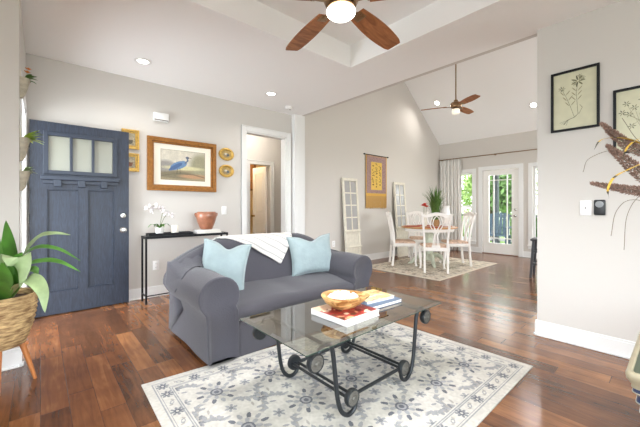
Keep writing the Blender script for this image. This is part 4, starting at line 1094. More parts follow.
# ================================================================== SASH PANELS AND HANGING on the gable wall
def sash(label, x0):
    r = thing('window_sash_panel', label, 'wall decor', (x0, 4.30, 0), 0, 'old white window sash panels'); r.rotation_euler = (math.radians(-4.4), 0, 0)
    W_, H_, th = .435, 1.735, .032; b = MB()
    zs = [.70, .945, 1.19, 1.435, 1.68]
    b.box((0, 0, 0), (.05, th, H_)); b.box((W_-.05, 0, 0), (W_, th, H_)); b.box((.05, 0, H_-.055), (W_-.05, th, H_)); b.box((.05, 0, 0), (W_-.05, th, .08)); b.box((.05, 0, .64), (W_-.05, th, .70)); b.box((.05, 0, .33), (W_-.05, th, .39))
    b.build('frame', M['cream_paint'], r, smooth=False)
    b = MB(); b.box((W_/2-.012, .004, .70), (W_/2+.012, th-.004, 1.68))
    for z in zs[1:-1]: b.box((.05, .004, z-.012), (W_-.05, th-.004, z+.012))
    b.build('muntin', M['cream_paint'], r, smooth=False)
    for i in range(2):
        for j in range(4): MB().box((.05+i*(W_/2-.038), .014, zs[j]+(.012 if j else 0)), (W_/2-.012+i*(W_/2-.038), .018, zs[j+1]-.012)).build('pane', M['old_pane'], r, smooth=False)
    for z0, z1 in ((.08, .33), (.39, .64)): MB().box((.05, .010, z0), (W_-.05, .022, z1)).build('wood_panel', M['cream_paint'], r, smooth=False)
    b = MB(); b.box((-.012, -.022, .655), (W_+.012, 0, .685), .005); b.box((-.012, -.022, .345), (W_+.012, 0, .375), .005); b.build('ledge', M['cream_paint'], r, smooth=False)
M['old_pane'] = mat('old_grey_pane', (176, 174, 172), .2, spec=.6)
sash('old white window sash panel leaning on the wall left of the hanging', 4.47)
sash('old white window sash panel leaning on the wall right of the hanging', 6.165)
tp = thing('wall_hanging', 'gold and mauve woven wall hanging with dark brush characters and fringe', 'wall hanging', (5.20, WY-.02, 1.10))
TW = .72
c = Canvas(TW, .88, 150, (172, 140, 118)); c.noise(.08, .02)
c.rect(.03, .03, TW-.03, .85, (160, 132, 128)); c.noise(.10, .014); c.rect(.17, .13, TW-.17, .74, (222, 186, 96)); c.rect(0, 0, TW, .06, (214, 170, 84)); c.rect(0, .0, .025, .88, (206, 164, 92)); c.rect(TW-.025, 0, TW, .88, (206, 164, 92))
rr = random.Random(11)
for col_, x in enumerate((.245, .36, .475)):
    for q in range(8):
        z = .68-.068*q-(.03 if col_ != 1 else 0); 
        if col_ != 1 and q > 6: continue
        for _ in range(4):
            x1, z1 = x+rr.uniform(-.025, .025), z+rr.uniform(-.022, .022); c.line([(x1, z1), (x1+rr.uniform(-.03, .03), z1+rr.uniform(-.02, .02))], .011, (74, 58, 40))
c.build('woven_panel', lambda u, v_, d: (u, -.004+d, .29+v_), paint_mat('hanging_weave', .9, .3), tp, back=.003)
b = MB(); rr = random.Random(2)
for k in range(60):
    x = .006+TW*.985*k/59; L_ = .27+rr.uniform(-.015, .01); b.bar([(x, -.002, .293), (x+rr.uniform(-.004, .004), -.003, .293-L_*.5), (x+rr.uniform(-.006, .006), -.002, .293-L_)], .011, .004, (0, 1, 0))
tag(b.build('fringe', mat('straw_fringe', (190, 150, 88), .9), tp), kind='stuff')
MB().tube([(-.04, -.004, 1.178), (TW+.04, -.004, 1.178)], .009, 10).build('hanging_rod', M['black'], tp)
for x in (-.045, TW+.045):
    MB().lathe([(0, -.02), (.015, -.012), (.018, 0), (.012, .014), (0, .02)], 12, M=Matrix.Translation((x, -.004, 1.178)) @ Matrix.Rotation(PI/2, 4, 'Y')).build('finial', M['black'], tp)

# ================================================================== DINING GROUP
TC = Vector((5.82, 3.35, .009))
dt = thing('dining_table', 'round pedestal dining table with honey wood top and cream base', 'dining table', TC)
MB().lathe([(0, .725), (.50, .725), (.53, .732), (.535, .742), (.53, .752), (.52, .756), (0, .756)], 56).build('tabletop', M['wood_top'], dt)
MB().lathe([(.0, .665), (.46, .665), (.47, .68), (.47, .725), (0, .725)], 48).build('apron', M['white_paint'], dt)
MB().lathe([(0, .09), (.10, .09), (.115, .12), (.09, .17), (.07, .21), (.085, .26), (.115, .33), (.12, .40), (.095, .47), (.07, .52), (.08, .56), (.11, .60), (.13, .664), (0, .664)], 30).build('pedestal', M['sage'], dt)
for k in range(4):
    a = PI/2*k+PI/4; d_ = Vector((math.cos(a), math.sin(a), 0)); up = Vector((0, 0, 1))
    b = MB(); b.tube(smooth([d_*.06+up*.17, d_*.16+up*.19, d_*.27+up*.12, d_*.33+up*.045, d_*.37+up*.035], 5), [.05]*5+[.046]*5+[.036]*5+[.028]*5+[.03], 10)
    for q in (-.35, 0, .35):
        e = Matrix.Rotation(q, 3, 'Z') @ d_; b.tube([d_*.365+up*.036, d_*.365+e*.03+up*.026, d_*.365+e*.045+up*.011], [.016, .014, .008], 8)
    b.build('claw_foot', M['sage'], dt)
def chair(label, c, f):
    r = thing('dining_chair', label, 'chair', (c[0], c[1], .0095), math.atan2(f[1], f[0])-PI/2, 'white dining chairs'); wp = M['white_paint']
    for s in (-1, 1):
        # rear leg and back post in one piece, ending in an ear
        MB().bar(smooth([(s*.19, -.245, 0), (s*.19, -.222, .22), (s*.19, -.21, .44), (s*.2, -.225, .66), (s*.222, -.27, .90), (s*.235, -.30, 1.0)], 5), .032, [.036]*26, (0, 1, 0)).build('back_post', wp, r)
        lp = smooth([(s*.215, .195, .43), (s*.222, .205, .34), (s*.212, .2, .18), (s*.206, .195, .06), (s*.212, .205, .02), (s*.214, .21, .0)], 4)
        MB().tube(lp, [.030]*4+[.030]*4+[.021]*4+[.017]*4+[.022]*4+[.024], 10).build('front_leg', wp, r)
        MB().box((s*.19-.012, -.22, .375), (s*.215+.012, .19, .435), .003).build('side_rail', wp, r)
    MB().box((-.2, .18, .37), (.2, .21, .437), .004).build('front_rail', wp, r); MB().box((-.18, -.225, .375), (.18, -.2, .437), .004).build('rear_rail', wp, r)
    b = MB(); secs = []
    for z, q in ((.437, .985), (.447, 1.0), (.462, .985), (.474, .90), (.480, .70), (.482, .2)):
        secs.append([Vector((x*q, (y+.01)*q-.01, z)) for x, y in ((-.195, -.20), (0, -.2), (.195, -.20), (.21, 0), (.225, .19), (.11, .215), (0, .222), (-.11, .215), (-.225, .19), (-.21, 0))])
    b.loft(secs); b.build('seat', M['seat_fab'], r)
    y_ = lambda z: -.215-.0*z if z < .5 else -.212-.088*((z-.5)/.5)**1.3
    P_ = lambda x, z: Vector((x, y_(z), z))
    cr = smooth([P_(-.262, 1.025), P_(-.235, 1.0), P_(-.17, .985), P_(-.09, 1.005), P_(0, 1.02), P_(.09, 1.005), P_(.17, .985), P_(.235, 1.0), P_(.262, 1.025)], 5)
    MB().bar(cr, .024, [.030+.028*math.sin(PI*i/(len(cr)-1)) for i in range(len(cr))], (0, 0, 1)).build('crest_rail', wp, r)
    b = MB()
    for s in (-1, 1):
        for pts in ([(.05, .455), (.042, .56), (.028, .64), (.055, .73), (.10, .82), (.085, .93), (.05, 1.0)], [(.018, .455), (.020, .60), (.012, .68), (-.02, .76), (-.06, .84), (-.045, .93), (.0, .99)], [(.028, .64), (.0, .70), (-.035, .77)], [(.10, .82), (.14, .90), (.165, .985)]):
            b.bar(smooth([P_(s*x, z) for x, z in pts], 5), .014, .020, (0, 1, .01))
    b.box((-.07, -.225, .437), (.07, -.2, .475), .006); b.build('splat', wp, r)
    return r
def seat_place(dx, dy, dist, label):
    d_ = Vector((dx, dy)).normalized(); chair(label, (TC.x+d_.x*dist, TC.y+d_.y*dist), (-d_.x, -d_.y))
seat_place(-.80, -.62, .64, 'white carved-back dining chair with its back to the sofa')
seat_place(-.70, .71, .50, 'white dining chair seen side-on at the left of the table')
seat_place(.72, -.69, .50, 'white dining chair at the right of the table near the patio door')
seat_place(.70, .70, .72, 'white dining chair half hidden on the far side of the table')
TT = TC.z+.7565
for k, a in enumerate((225, 139, 329, 45)):
    d_ = Vector((math.cos(math.radians(a)), math.sin(math.radians(a)), 0))
    r = thing('placemat', ['red woven placemat at the near side of the round table', 'red woven placemat at the left side of the round table', 'red woven placemat at the right side of the round table', 'red woven placemat at the far side of the round table'][k], 'placemat', (TC.x+d_.x*.33, TC.y+d_.y*.33, TT), math.radians(a), 'red placemats')
    MB().lathe([(0, 0), (.155, 0), (.157, .002), (.155, .005), (0, .005)], 32).build('mat', M['red_mat'], r)
gp = thing('potted_grass', 'tall green grass plant in a woven pot on the dining table', 'plant', (TC.x+.17, TC.y-.05, TT))
MB().lathe([(0, 0), (.062, 0), (.075, .06), (.08, .13), (.072, .13), (.068, .11), (0, .11)], 22).build('pot', mat('wicker_pot', (170, 132, 88), .8, var=.25, vscale=60), gp)
b = MB(); rr = random.Random(5)
for k in range(190):
    a = rr.random()*2*PI; q = math.sqrt(rr.random()); L_ = rr.uniform(.42, .80); d_ = Vector((math.cos(a), math.sin(a), 0)); p0 = d_*.05*q+Vector((0, 0, .11)); o_ = rr.uniform(.06, .36)*q
    b.leaf([p0, p0+d_*o_*.35+Vector((0, 0, L_*.6)), p0+d_*o_+Vector((0, 0, L_*(1-.22*q)))], .014, .2, 3)
b.build('grass_blades', M['grass'], gp, ang=80)
rf = thing('flower_vase', 'small vase of red flowers left of the grass plant on the table', 'flowers', (TC.x+.0, TC.y+.09, TT))
MB().lathe([(0, 0), (.03, 0), (.05, .05), (.045, .14), (.024, .2), (.03, .25), (.024, .25), (.018, .2), (0, .18)], 20).build('vase', M['cream_paint'], rf)
b = MB(); rr = random.Random(9)
heads = [(0, 0, .43), (.045, .025, .40), (-.045, .01, .405), (.0, -.04, .385)]
for h in heads: b.tube([(0, 0, .1), (h[0]*.6, h[1]*.6, .18), h], .003, 5)
b.build('stems', M['stem'], rf)
for h in heads:
    b = MB(); p0 = Vector(h)
    for ring, nn, L_, zz in ((0, 10, .062, .25), (1, 8, .05, .9), (2, 6, .034, 1.8)):
        for q in range(nn):
            a = 2*PI*q/nn+ring*.4; d_ = Vector((math.cos(a), math.sin(a), zz)).normalized(); b.leaf([p0, p0+d_*L_*.6, p0+d_*L_], .042, .2, 3)
    b.build('blossom', M['red'], rf, ang=80)
jr = thing('white_urn', 'white flared urn right of the grass plant on the dining table', 'urn', (TC.x+.235, TC.y-.235, TT)); jr.scale = (1.3, 1.3, 1.55)
MB().lathe([(0, 0), (.045, 0), (.05, .01), (.03, .03), (.05, .06), (.066, .12), (.066, .17), (.055, .21), (.05, .235), (.062, .262), (.056, .264), (.044, .235), (.04, .2), (0, .19)], 24).build('vessel', M['ceramic'], jr)
for s in (-1, 1): MB().tube(smooth([(s*.05, 0, .19), (s*.085, 0, .185), (s*.09, 0, .14), (s*.064, 0, .11)], 5), .007, 8).build('handle', M['ceramic'], jr)

# stool at the edge of the right wall
st = thing('bar_stool', 'charcoal counter stool half hidden by the right wall edge', 'stool', (6.175, 1.48, 0), math.radians(8))
MB().box((-.19, -.19, .60), (.19, .19, .635), .012).build('seat', M['dark_stool'], st)
for sx in (-1, 1):
    for sy in (-1, 1): MB().bar([(sx*.15, sy*.15, .60), (sx*.185, sy*.185, 0)], .034, .034, (0, 1, 0)).build('leg', M['dark_stool'], st, smooth=False)
for z, hw in ((.20, .173), (.40, .162)):
    for s in (-1, 1):
        MB().box((-hw, s*hw-.01, z-.014), (hw, s*hw+.01, z+.014)).build('rung', M['dark_stool'], st, smooth=False)
        MB().box((s*hw-.01, -hw, z+.03-.014), (s*hw+.01, hw, z+.03+.014)).build('rung', M['dark_stool'], st, smooth=False)

# curtain and rod
cr = thing('curtain_rod', 'thin dark curtain rod across the far wall above the patio door', 'curtain rod', (FX-.085, 0, 2.43))
MB().tube([(0, 1.4, 0), (0, 4.45, 0)], .010, 10).build('rod', M['bronze'], cr)
for y in (4.38, 3.02, 1.5): MB().box((-.008, y-.01, -.02), (.086, y+.01, .012), .003).build('bracket', M['bronze'], cr)
m, nt, bs = nmat('trellis_curtain'); uvn = nt.nodes.new('ShaderNodeUVMap'); 
wv = nt.nodes.new('ShaderNodeTexWave'); wv.bands_direction = 'X'; wv.inputs['Scale'].default_value = 4; wv.inputs['Distortion'].default_value = 3; nt.links.new(uvn.outputs[0], wv.inputs['Vector'])
rp = nt.nodes.new('ShaderNodeValToRGB'); rp.color_ramp.elements[0].position = .35; rp.color_ramp.elements[0].color = (*lin((240, 237, 232)), 1); rp.color_ramp.elements[1].position = .55; rp.color_ramp.elements[1].color = (*lin((206, 204, 198)), 1)
nt.links.new(wv.outputs['Fac'], rp.inputs[0]); nt.links.new(rp.outputs[0], bs.inputs['Base Color']); bs.inputs['Roughness'].default_value = .9
cu = thing('curtain', 'pale grey patterned curtain panel gathered left of the patio door', 'curtain', (FX-.085, 3.82, 0))
b = MB(); rows = []; uvs = {}; nz, nu = 24, 72
for j in range(nz+1):
    z = .02+2.385*j/nz; row = []
    for i in range(nu+1):
        u = i/nu; fl = 1-.25*(j/nz)
        p = Vector((-.005+.034*math.sin(u*PI*2*6.5+.3*math.sin(z*2))*fl, .62*u+.008*math.sin(u*40+z), z)); v_ = b.bm.verts.new(p); uvs[v_] = (u*1.4, z); row.append(v_)
    rows.append(row)
for a, c2 in zip(rows, rows[1:]):
    for i in range(nu): b.face([a[i], a[i+1], c2[i+1], c2[i]])
ul = b.bm.loops.layers.uv.new('UVMap')
for f in b.bm.faces:
    for l_ in f.loops: l_[ul].uv = uvs[l_.vert]
o = b.build('drape', m, cu, ang=100); sm = o.modifiers.new('t', 'SOLIDIFY'); sm.thickness = .004
for k in range(7):
    MB().tube([(.016*math.cos(a), .05+.087*k, 2.43+.016*math.sin(a)) for a in np.linspace(0, 2*PI, 15)], .0025, 6, False).build('curtain_ring', M['bronze'], cu)

# ================================================================== PLANT IN A BASKET STAND, front left
BK = (-.20, 2.93, 0)
m, nt, bs = nmat('woven_seagrass'); tc = nt.nodes.new('ShaderNodeTexCoord'); mp = nt.nodes.new('ShaderNodeMapping'); mp.inputs['Scale'].default_value = (18, 18, 70); nt.links.new(tc.outputs['Object'], mp.inputs[0])
n1 = nt.nodes.new('ShaderNodeTexNoise'); n1.inputs['Scale'].default_value = 1; n1.inputs['Detail'].default_value = 4; nt.links.new(mp.outputs[0], n1.inputs['Vector'])
rp = nt.nodes.new('ShaderNodeValToRGB'); rp.color_ramp.elements[0].position = .32; rp.color_ramp.elements[0].color = (*lin((122, 92, 58)), 1); rp.color_ramp.elements[1].position = .66; rp.color_ramp.elements[1].color = (*lin((206, 176, 126)), 1)
nt.links.new(n1.outputs['Fac'], rp.inputs[0]); nt.links.new(rp.outputs[0], bs.inputs['Base Color']); bs.inputs['Roughness'].default_value = .85
bu = nt.nodes.new('ShaderNodeBump'); bu.inputs['Strength'].default_value = .8; bu.inputs['Distance'].default_value = .012; nt.links.new(n1.outputs['Fac'], bu.inputs['Height']); nt.links.new(bu.outputs[0], bs.inputs['Normal']); M['basket'] = m
pl = thing('potted_plant', 'broad-leaved green plant in a woven basket on splayed wooden legs', 'plant', BK)
prof = [(.0, .245), (.115, .245), (.13, .255)]
for q in np.linspace(0, 1, 22): prof.append((.13+.058*math.sin(q*PI*.52)**.8+.004*math.sin(q*22*PI*.99), .262+.315*q))
prof += [(.182, .582), (.172, .575), (.168, .50), (0, .50)]
MB().lathe(prof, 40).build('basket', M['basket'], pl, ang=60)
MB().lathe([(0, .50), (.165, .50), (.16, .545), (0, .552)], 26).build('soil', M['soil'], pl)
b = MB(); b.box((-.14, -.014, .222), (.14, .014, .244), .003); b.box((-.014, -.14, .222), (.014, .14, .244), .003); b.build('stand_cross', M['oak'], pl)
for k in range(4):
    a = math.radians((-19, -88, 109, -171)[k]); d_ = Vector((math.cos(a), math.sin(a), 0)); MB().tube([d_*.115+Vector((0, 0, .246)), d_*.185], [.017, .010], 12).build('leg', M['oak'], pl)
rr = random.Random(21); O = Vector(BK)
def lf(pts, wd, mt='leaf', fold=.25, sag=None, face=None):
    b = MB(); b.leaf([Vector(p)-O for p in pts], wd, fold, 7, sag, face); return b.build('leaf', M[mt], pl, ang=80)
c0 = Vector((BK[0], BK[1], .54)); RT = (.752, -.659, 0)
def LP(x, y, d): return at(x, y, d)
lf([c0, LP(9, 270, 2.0), LP(10, 245, 1.96), LP(6, 220, 1.93)], .125, fold=.2, face=RT)
lf([c0+Vector((.05, -.02, 0)), LP(20, 262, 2.03), LP(38, 238, 2.06), LP(54, 233.5, 2.09), LP(71, 235, 2.12)], .060, 'leaf_pale', .2, .5)
lf([c0+Vector((.06, .0, 0)), LP(20, 262, 2.1), LP(36, 248, 2.12), LP(58, 249, 2.16), LP(81, 261, 2.2)], .05, 'leaf', .2, .5)
lf([c0+Vector((.05, .02, 0)), LP(24, 268, 2.0), LP(42, 261, 1.99), LP(60, 262, 2.0), LP(81, 272, 2.02)], .05, 'leaf', .2, .5)
lf([c0+Vector((.04, -.04, 0)), LP(10, 270, 1.90), LP(17, 257, 1.85), LP(22, 268, 1.83), LP(20, 288, 1.82)], .13, 'leaf_pale', .3, face=RT)
lf([c0+Vector((.06, -.05, .01)), LP(22, 283, 1.86), LP(34, 281, 1.83), LP(43, 293, 1.81), LP(45, 313, 1.80)], .085, 'leaf_pale', .3, .5)
lf([c0+Vector((.04, -.01, 0)), LP(25, 276, 2.0), LP(34, 270, 2.0), LP(40, 284, 2.02)], .075, 'leaf', .25, .4)
lf([c0, LP(-2, 272, 1.9), LP(-3, 250, 1.86), LP(-4, 228, 1.82)], .13, 'leaf', .3, face=RT)
lf([c0, LP(-12, 262, 2.0), LP(-17, 240, 2.0)], .12, 'leaf', .3, face=RT)
lf([c0, LP(14, 282, 1.9), LP(17, 262, 1.87), LP(23, 252, 1.86)], .09, 'leaf', .3, face=RT)
lf([c0, LP(-2, 285, 1.85), LP(-8, 270, 1.78), LP(-16, 275, 1.74)], .09, 'leaf', .3, .2)
lf([c0, LP(4, 288, 1.9), LP(6, 272, 1.8), LP(2, 262, 1.76)], .10, 'leaf', .3, face=RT)
lf([c0, LP(9, 288, 1.95), LP(13, 276, 1.88), LP(10, 262, 1.86)], .09, 'leaf', .3, face=RT)
for a in (3.0, 3.7, 4.4):
    d_ = Vector((math.cos(a), math.sin(a), 0)); lf([c0, c0+d_*.10+Vector((0, 0, .2)), c0+d_*.22+Vector((0, 0, .30)), c0+d_*.33+Vector((0, 0, .24))] if a > 2 else [c0, c0+d_*.03+Vector((0, 0, .2)), c0+d_*.07+Vector((0, 0, .34))], .09)

# ================================================================== FLUTED TABLE AND REEDS, front right
ft = thing('side_table', 'navy fluted side table with cream moulded rim and dark green top', 'side table', (2.16, -.19, 0))
TX_, TY_, TH_ = .42, .345, .50
def rrect(hx_, hy_, r_, cut=.0, n=5):
    pts = []
    for cx_, cy_, a0 in ((hx_-r_, hy_-r_, 0), (-hx_+r_, hy_-r_, 90), (-hx_+r_, -hy_+r_, 180), (hx_-r_, -hy_+r_, 270)):
        for k in range(n+1):
            a = math.radians(a0+90*k/n); pts.append((cx_+r_*math.cos(a), cy_+r_*math.sin(a)))
    return pts
b = MB(); secs = []
for ins_, z in ((.022, .432), (.016, .436), (.016, .448), (.010, .458), (.002, .470), (.0, .482), (.0, .490), (.004, .497), (.008, .50), (.017, .500), (.021, .494)): secs.append([Vector((x, y, z)) for x, y in rrect(TX_-ins_, TY_-ins_, .024-ins_*.4)])
b.loft(secs); b.build('rim', mat('cream_gilt_rim', (166, 156, 130), .4, var=.1, vscale=10), ft)
MB().loft([[Vector((x, y, z)) for x, y in rrect(TX_-.0215, TY_-.0215, .03)] for z in (.486, .4955)]).build('table_top', mat('dark_green_leather', (66, 76, 58), .4), ft)
b = MB(); secs = []
for k in range(41):
    z = .437-.417*k/40; q = k/40; ins_ = .018+.10*q+.005*math.cos(q*2*PI*10); secs.append([Vector((x, y, z)) for x, y in rrect(TX_-ins_, TY_-ins_, .028)])
b.loft(secs); b.build('fluted_body', mat('navy_lacquer', (38, 52, 88), .3, coat=.3), ft, ang=60)
for k in range(9):
    z = .437-.417*(k+.5)/10; ins_ = .018+.10*(k+.5)/10+.005*math.cos((k+.5)/10*2*PI*10); secs = [[Vector((x, y, z+dz)) for x, y in rrect(TX_-ins_+e, TY_-ins_+e, .028)] for dz, e in ((-.0025, -.003), (-.002, .0012), (.002, .0012), (.0025, -.003))]
    MB().loft(secs).build('cream_band', mat('cream_band_%d' % k, (176, 170, 150), .4) if k == 0 else bpy.data.materials['cream_band_0'], ft)
MB().loft([[Vector((x, y, z)) for x, y in rrect(TX_-.10, TY_-.10, .04)] for z in (0, .021)]).build('plinth', bpy.data.materials['navy_lacquer'], ft)
VX = Vector((2.34, -.20, .5005))
vs = thing('tall_vase', 'tall dark ceramic vase on the fluted side table', 'vase', VX)
MB().lathe([(0, 0), (.06, 0), (.085, .05), (.10, .16), (.085, .27), (.05, .35), (.045, .40), (.055, .43), (.048, .43), (.038, .40), (.04, .36), (0, .3)], 32).build('vessel', mat('dark_glaze', (54, 58, 66), .2, coat=.5), vs)
M['dry_tip'] = mat('withered_tip', (74, 68, 52), .8)
MOUTH = VX+Vector((0, 0, .40))
def reed(label, pts, n0, thick, seed, leaves):
    """stem out of the vase to a seed head along pts"""
    r = thing('dried_reed', label, 'dried reed', MOUTH, 0, 'dried reeds in the tall vase'); rr = random.Random(seed)
    P = smooth([MOUTH]+pts, 10); P = [p-MOUTH for p in P]; MB().tube(P, .0022, 6).build('stalk', M['straw'], r)
    b = MB(); tot = len(P); a0 = int(tot*n0); seg = P[a0:]
    for k in range(900):
        t = rr.random(); i = min(len(seg)-2, int(t*(len(seg)-1))); p = seg[i].lerp(seg[i+1], t*(len(seg)-1)-i); ax = (seg[i+1]-seg[i]).normalized()
        rad = thick*(1-t)**.55*(.35+.65*math.sqrt(rr.random()))*(.5+min(.5, t*4))
        d_ = Vector((rr.gauss(0, 1), rr.gauss(0, 1), rr.gauss(0, 1))); d_ = (d_-ax*d_.dot(ax)).normalized(); q = p+d_*rad
        e = (ax*.8+d_*.7).normalized(); L_ = rr.uniform(.006, .011); s_ = e.cross(d_).normalized()*.0030; u_ = e.cross(s_).normalized()*.0030
        tip = b.bm.verts.new(q+e*L_); base = b.bm.verts.new(q-e*L_*.6); ring = [b.bm.verts.new(q+v_) for v_ in (s_, u_, -s_, -u_)]
        for j in range(4): b.face([ring[j], ring[(j+1) % 4], tip]); b.face([ring[(j+1) % 4], ring[j], base])
    b.build('seed_head', M['reed'], r, smooth=False)
    for pts2, wd, mt in leaves:
        b = MB(); b.leaf([Vector(p)-MOUTH for p in pts2], wd, .25, 8); b.bm.faces.ensure_lookup_table(); nf = len(b.bm.faces)
        for q in range(int(nf*.80)//2*2, nf): b.bm.faces[q].material_index = 1
        for q in range(int(nf*.45)//2*2, int(nf*.52)//2*2): b.bm.faces[q].material_index = 1
        b.build('leaf_blade', [M[mt], M['dry_tip']], r, ang=80)
reed('dried reed head reaching highest across the second botanical print', [at(690, 195, 1.62), at(655, 162, 1.60), at(625, 143, 1.58), at(601, 123, 1.56)], .60, .030, 1, [([at(655, 150, 1.58), at(630, 140, 1.55), at(612, 138, 1.53), at(600, 141, 1.52), at(594, 150, 1.51)], .018, 'yellow_leaf')])
reed('dried reed head in the middle of the three, drooping over the print edge', [at(692, 215, 1.5), at(660, 188, 1.46), at(632, 166, 1.44), at(607, 145, 1.42)], .55, .034, 2, [([at(655, 140, 1.40), at(640, 139, 1.39), at(628, 147, 1.38), at(622, 160, 1.37)], .014, 'yellow_leaf')])
reed('lowest dried reed head pointing left above the switch', [at(700, 225, 1.45), at(665, 196, 1.40), at(630, 190, 1.38), at(591, 183, 1.36)], .55, .026, 3, [([at(650, 160, 1.36), at(628, 170, 1.34), at(614, 178, 1.33), at(608, 190, 1.325), at(609, 199, 1.32)], .014, 'yellow_leaf')])
for k, (pp, lb) in enumerate((([at(655, 205, 1.4), at(630, 200, 1.38), at(616, 212, 1.37), at(611, 236, 1.36)], 'thin grey grass blade arching down nearest the black remote'), ([at(660, 195, 1.42), at(640, 196, 1.4), at(627, 216, 1.38), at(624, 250, 1.37)], 'thin grey grass blade hanging down right of the other blade'), ([at(665, 150, 1.5), at(640, 142, 1.48), at(622, 118, 1.46)], 'thin grey grass blade rising over the second botanical print'), ([at(660, 165, 1.5), at(620, 150, 1.48), at(590, 158, 1.46), at(583, 172, 1.455)], 'thin grey grass blade reaching farthest left between the prints'))):
    r = thing('dried_grass_blade', lb, 'dried grass', MOUTH, 0, 'dried grass blades in the tall vase')
    MB().tube([p-MOUTH for p in smooth([MOUTH, at(700, 225, 1.5)]+pp, 8)], .0014, 5).build('blade', M['straw'], r)

# ================================================================== PORCH AND GARDEN beyond the patio door
struct(MB().box((FX+.12, -2.5, -.13), (11.1, 8.0, -.03)).build('porch_floor', M['deck'], smooth=False))
struct(MB().box((11.1, -12, -.6), (40, 26, -.4)).build('garden_ground', M['lawn'], smooth=False))
struct(MB().box((FX+.12, -2.5, 2.62), (11.2, 8.0, 2.7)).build('porch_ceiling', mat('grey_porch_ceiling', (150, 152, 150), .8), smooth=False))
struct(MB().box((10.95, -2.5, 2.34), (11.12, 8.0, 2.62)).build('porch_beam', M['porch'], smooth=False))
for k, (y, lb) in enumerate(((1.35, 'grey porch post seen through the right window'), (3.98, 'grey porch post seen through the patio door'), (6.1, 'grey porch post seen through the left window'))):
    r = thing('porch_post', lb, 'porch post', (11.0, y, -.03), 0, 'porch posts'); MB().box((-.07, -.07, 0), (.07, .07, 2.37)).build('shaft', M['post'], r, smooth=False)
    MB().box((-.09, -.09, 0), (.09, .09, .14), .006).build('base_block', M['post'], r, smooth=False); MB().box((-.09, -.09, 2.25), (.09, .09, 2.37), .006).build('cap_block', M['post'], r, smooth=False)
for y0, y1, lb in ((1.42, 3.91, 'porch railing with slim balusters right of the middle post'), (4.05, 6.03, 'porch railing with slim balusters left of the middle post'), (-.8, 1.28, 'porch railing with slim balusters beyond the right window')):
    r = thing('porch_railing', lb, 'railing', (11.0, y0, -.03), 0, 'porch railings'); L_ = y1-y0
    MB().box((-.045, 0, .88), (.045, L_, .93), .006).build('hand_rail', M['post'], r, smooth=False); MB().box((-.02, 0, .10), (.02, L_, .16)).build('bottom_rail', M['porch'], r, smooth=False)
    n_ = int(L_/.12)
    for k in range(n_): MB().box((-.014, (k+.5)*L_/n_-.014, .16), (.014, (k+.5)*L_/n_+.014, .88)).build('baluster', M['porch'], r, smooth=False)
pc = thing('patio_chair', 'blue-grey slatted patio armchair on the porch behind the door glass', 'chair', (9.75, 3.50, -.03), math.radians(100))
for s in (-1, 1):
    MB().bar([(s*.27, .26, 0), (s*.27, .26, .60)], .06, .05, (0, 1, 0)).build('leg', M['patio'] if 'patio' in M else M.setdefault('patio', mat('blue_grey_patio', (96, 116, 136), .6)), pc, smooth=False)
    MB().bar([(s*.27, -.28, 0), (s*.27, -.26, .38)], .06, .05, (0, 1, 0)).build('leg', M['patio'], pc, smooth=False)
    MB().box((s*.30-.06, -.30, .60), (s*.30+.06, .32, .625), .006).build('armrest', M['patio'], pc, smooth=False)
b = MB()
for k in range(6): b.box((-.26, -.22+.085*k, .37-.0*k), (.26, -.145+.085*k, .39), .003)
b.build('seat', M['patio'], pc, smooth=False)
b = MB()
for k in range(6): b.bar([(-.22+.088*k, -.22, .38), (-.22+.088*k*1.0, -.40, .98+.04*math.sin(PI*k/5))], .075, .018, (0, 1, 0))
b.build('backrest', M['patio'], pc, smooth=False)
fern = thing('porch_fern', 'bushy green potted fern on the porch right of the patio chair', 'plant', (10.5, 2.72, -.03))
MB().lathe([(0, 0), (.14, 0), (.19, .30), (.17, .30), (.16, .27), (0, .27)], 20).build('pot', M['post'], fern)
def foliage(b, n, c, rad, size, seed, fl=1.0):
    rr_ = np.random.default_rng(seed)
    for _ in range(n):
        d_ = rr_.normal(size=3); d_ /= np.linalg.norm(d_); q = Vector(c)+Vector([float(d_[i]*rad[i]*rr_.random()**.4) for i in range(3)])
        a, e = Vector(rr_.normal(size=3)).normalized(), Vector(rr_.normal(size=3)).normalized(); s_ = a.cross(e).normalized()*size*(.6+.8*rr_.random()); a = a*size*(.8+.9*rr_.random())
        b.poly([q-a*.5, q+s_*.4, q+a*.6, q-s_*.4])
b = MB(); rr = random.Random(8)
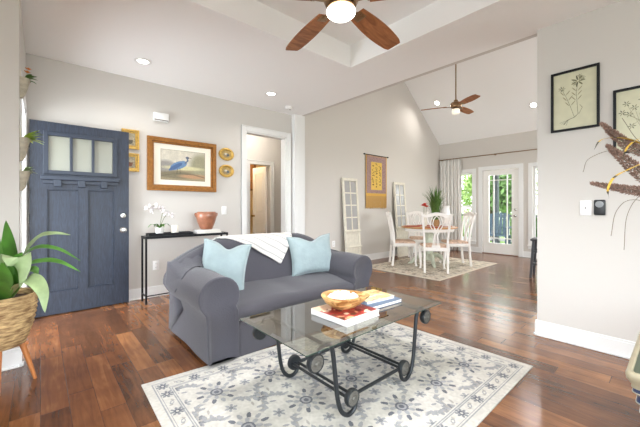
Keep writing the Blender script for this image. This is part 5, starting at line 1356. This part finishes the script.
for k in range(60):
    a = rr.random()*2*PI; d_ = Vector((math.cos(a), math.sin(a), 0)); L_ = rr.uniform(.3, .5); z_ = rr.uniform(.15, .6); b.leaf([Vector((0, 0, .28)), d_*L_*.5+Vector((0, 0, .3+z_)), d_*L_+Vector((0, 0, .25+z_*.8))], .09, .2, 4)
b.build('fronds', M['leaf'], fern, ang=80)
M['tree_a'] = mat('pale_foliage', (176, 198, 128), .7, var=.35, vscale=3); M['tree_b'] = mat('mid_foliage', (132, 164, 104), .7, var=.35, vscale=3)  # a paler and a mid green for the foliage
for k, (x, y, hgt, rd, mt, lb) in enumerate(((15.5, 10.0, 6.5, 1.9, 'tree_b', 'mid green tree in the garden behind the curtain window'), (20.5, 8.6, 7.5, 2.0, 'tree_a', 'pale green tree in the garden seen left of the door post'), (15.6, 5.9, 5.2, 1.3, 'tree_b', 'darker green tree in the garden seen through the patio door'), (22.0, 4.2, 7.0, 1.9, 'tree_a', 'pale green tree in the garden seen at the right of the door glass'), (16.0, 2.4, 4.6, 1.4, 'tree_a', 'light green tree in the garden seen through the right window'))):
    r = thing('tree', lb, 'tree', (x, y, -.42), 0, 'garden trees')
    MB().tube(smooth([(0, 0, 0), (.05, .05, hgt*.3), (-.05, .0, hgt*.7)], 5), [.18-.10*i/10 for i in range(11)], 10).build('trunk', M['bark'], r)
    b = MB(); rr = random.Random(k+40)
    for q in range(9): foliage(b, 330, (rr.uniform(-.55, .55)*rd, rr.uniform(-.55, .55)*rd, hgt*(.28+.62*rr.random())), (rd*.6, rd*.6, rd*.55), .22, k*20+q)
    b.build('crown', M[mt], r, smooth=False)
for k, (x, y, lb) in enumerate(((13.2, 3.9, 'low rounded shrub beyond the porch railing right of the post'), (13.0, 5.6, 'low rounded shrub beyond the porch railing left of the post'), (13.4, 2.2, 'low rounded shrub beyond the railing in the right window'), (13.2, 7.2, 'low rounded shrub beyond the railing in the left window'))):
    r = thing('shrub', lb, 'shrub', (x, y, -.42), 0, 'garden shrubs'); b = MB(); foliage(b, 1500, (0, 0, .75), (.7, .72, .75), .10, k+90); b.build('foliage', M['tree_a' if k % 2 else 'tree_b'], r, smooth=False)
    MB().tube([(0, 0, 0), (0, 0, .7)], .05, 8).build('stem', M['bark'], r)
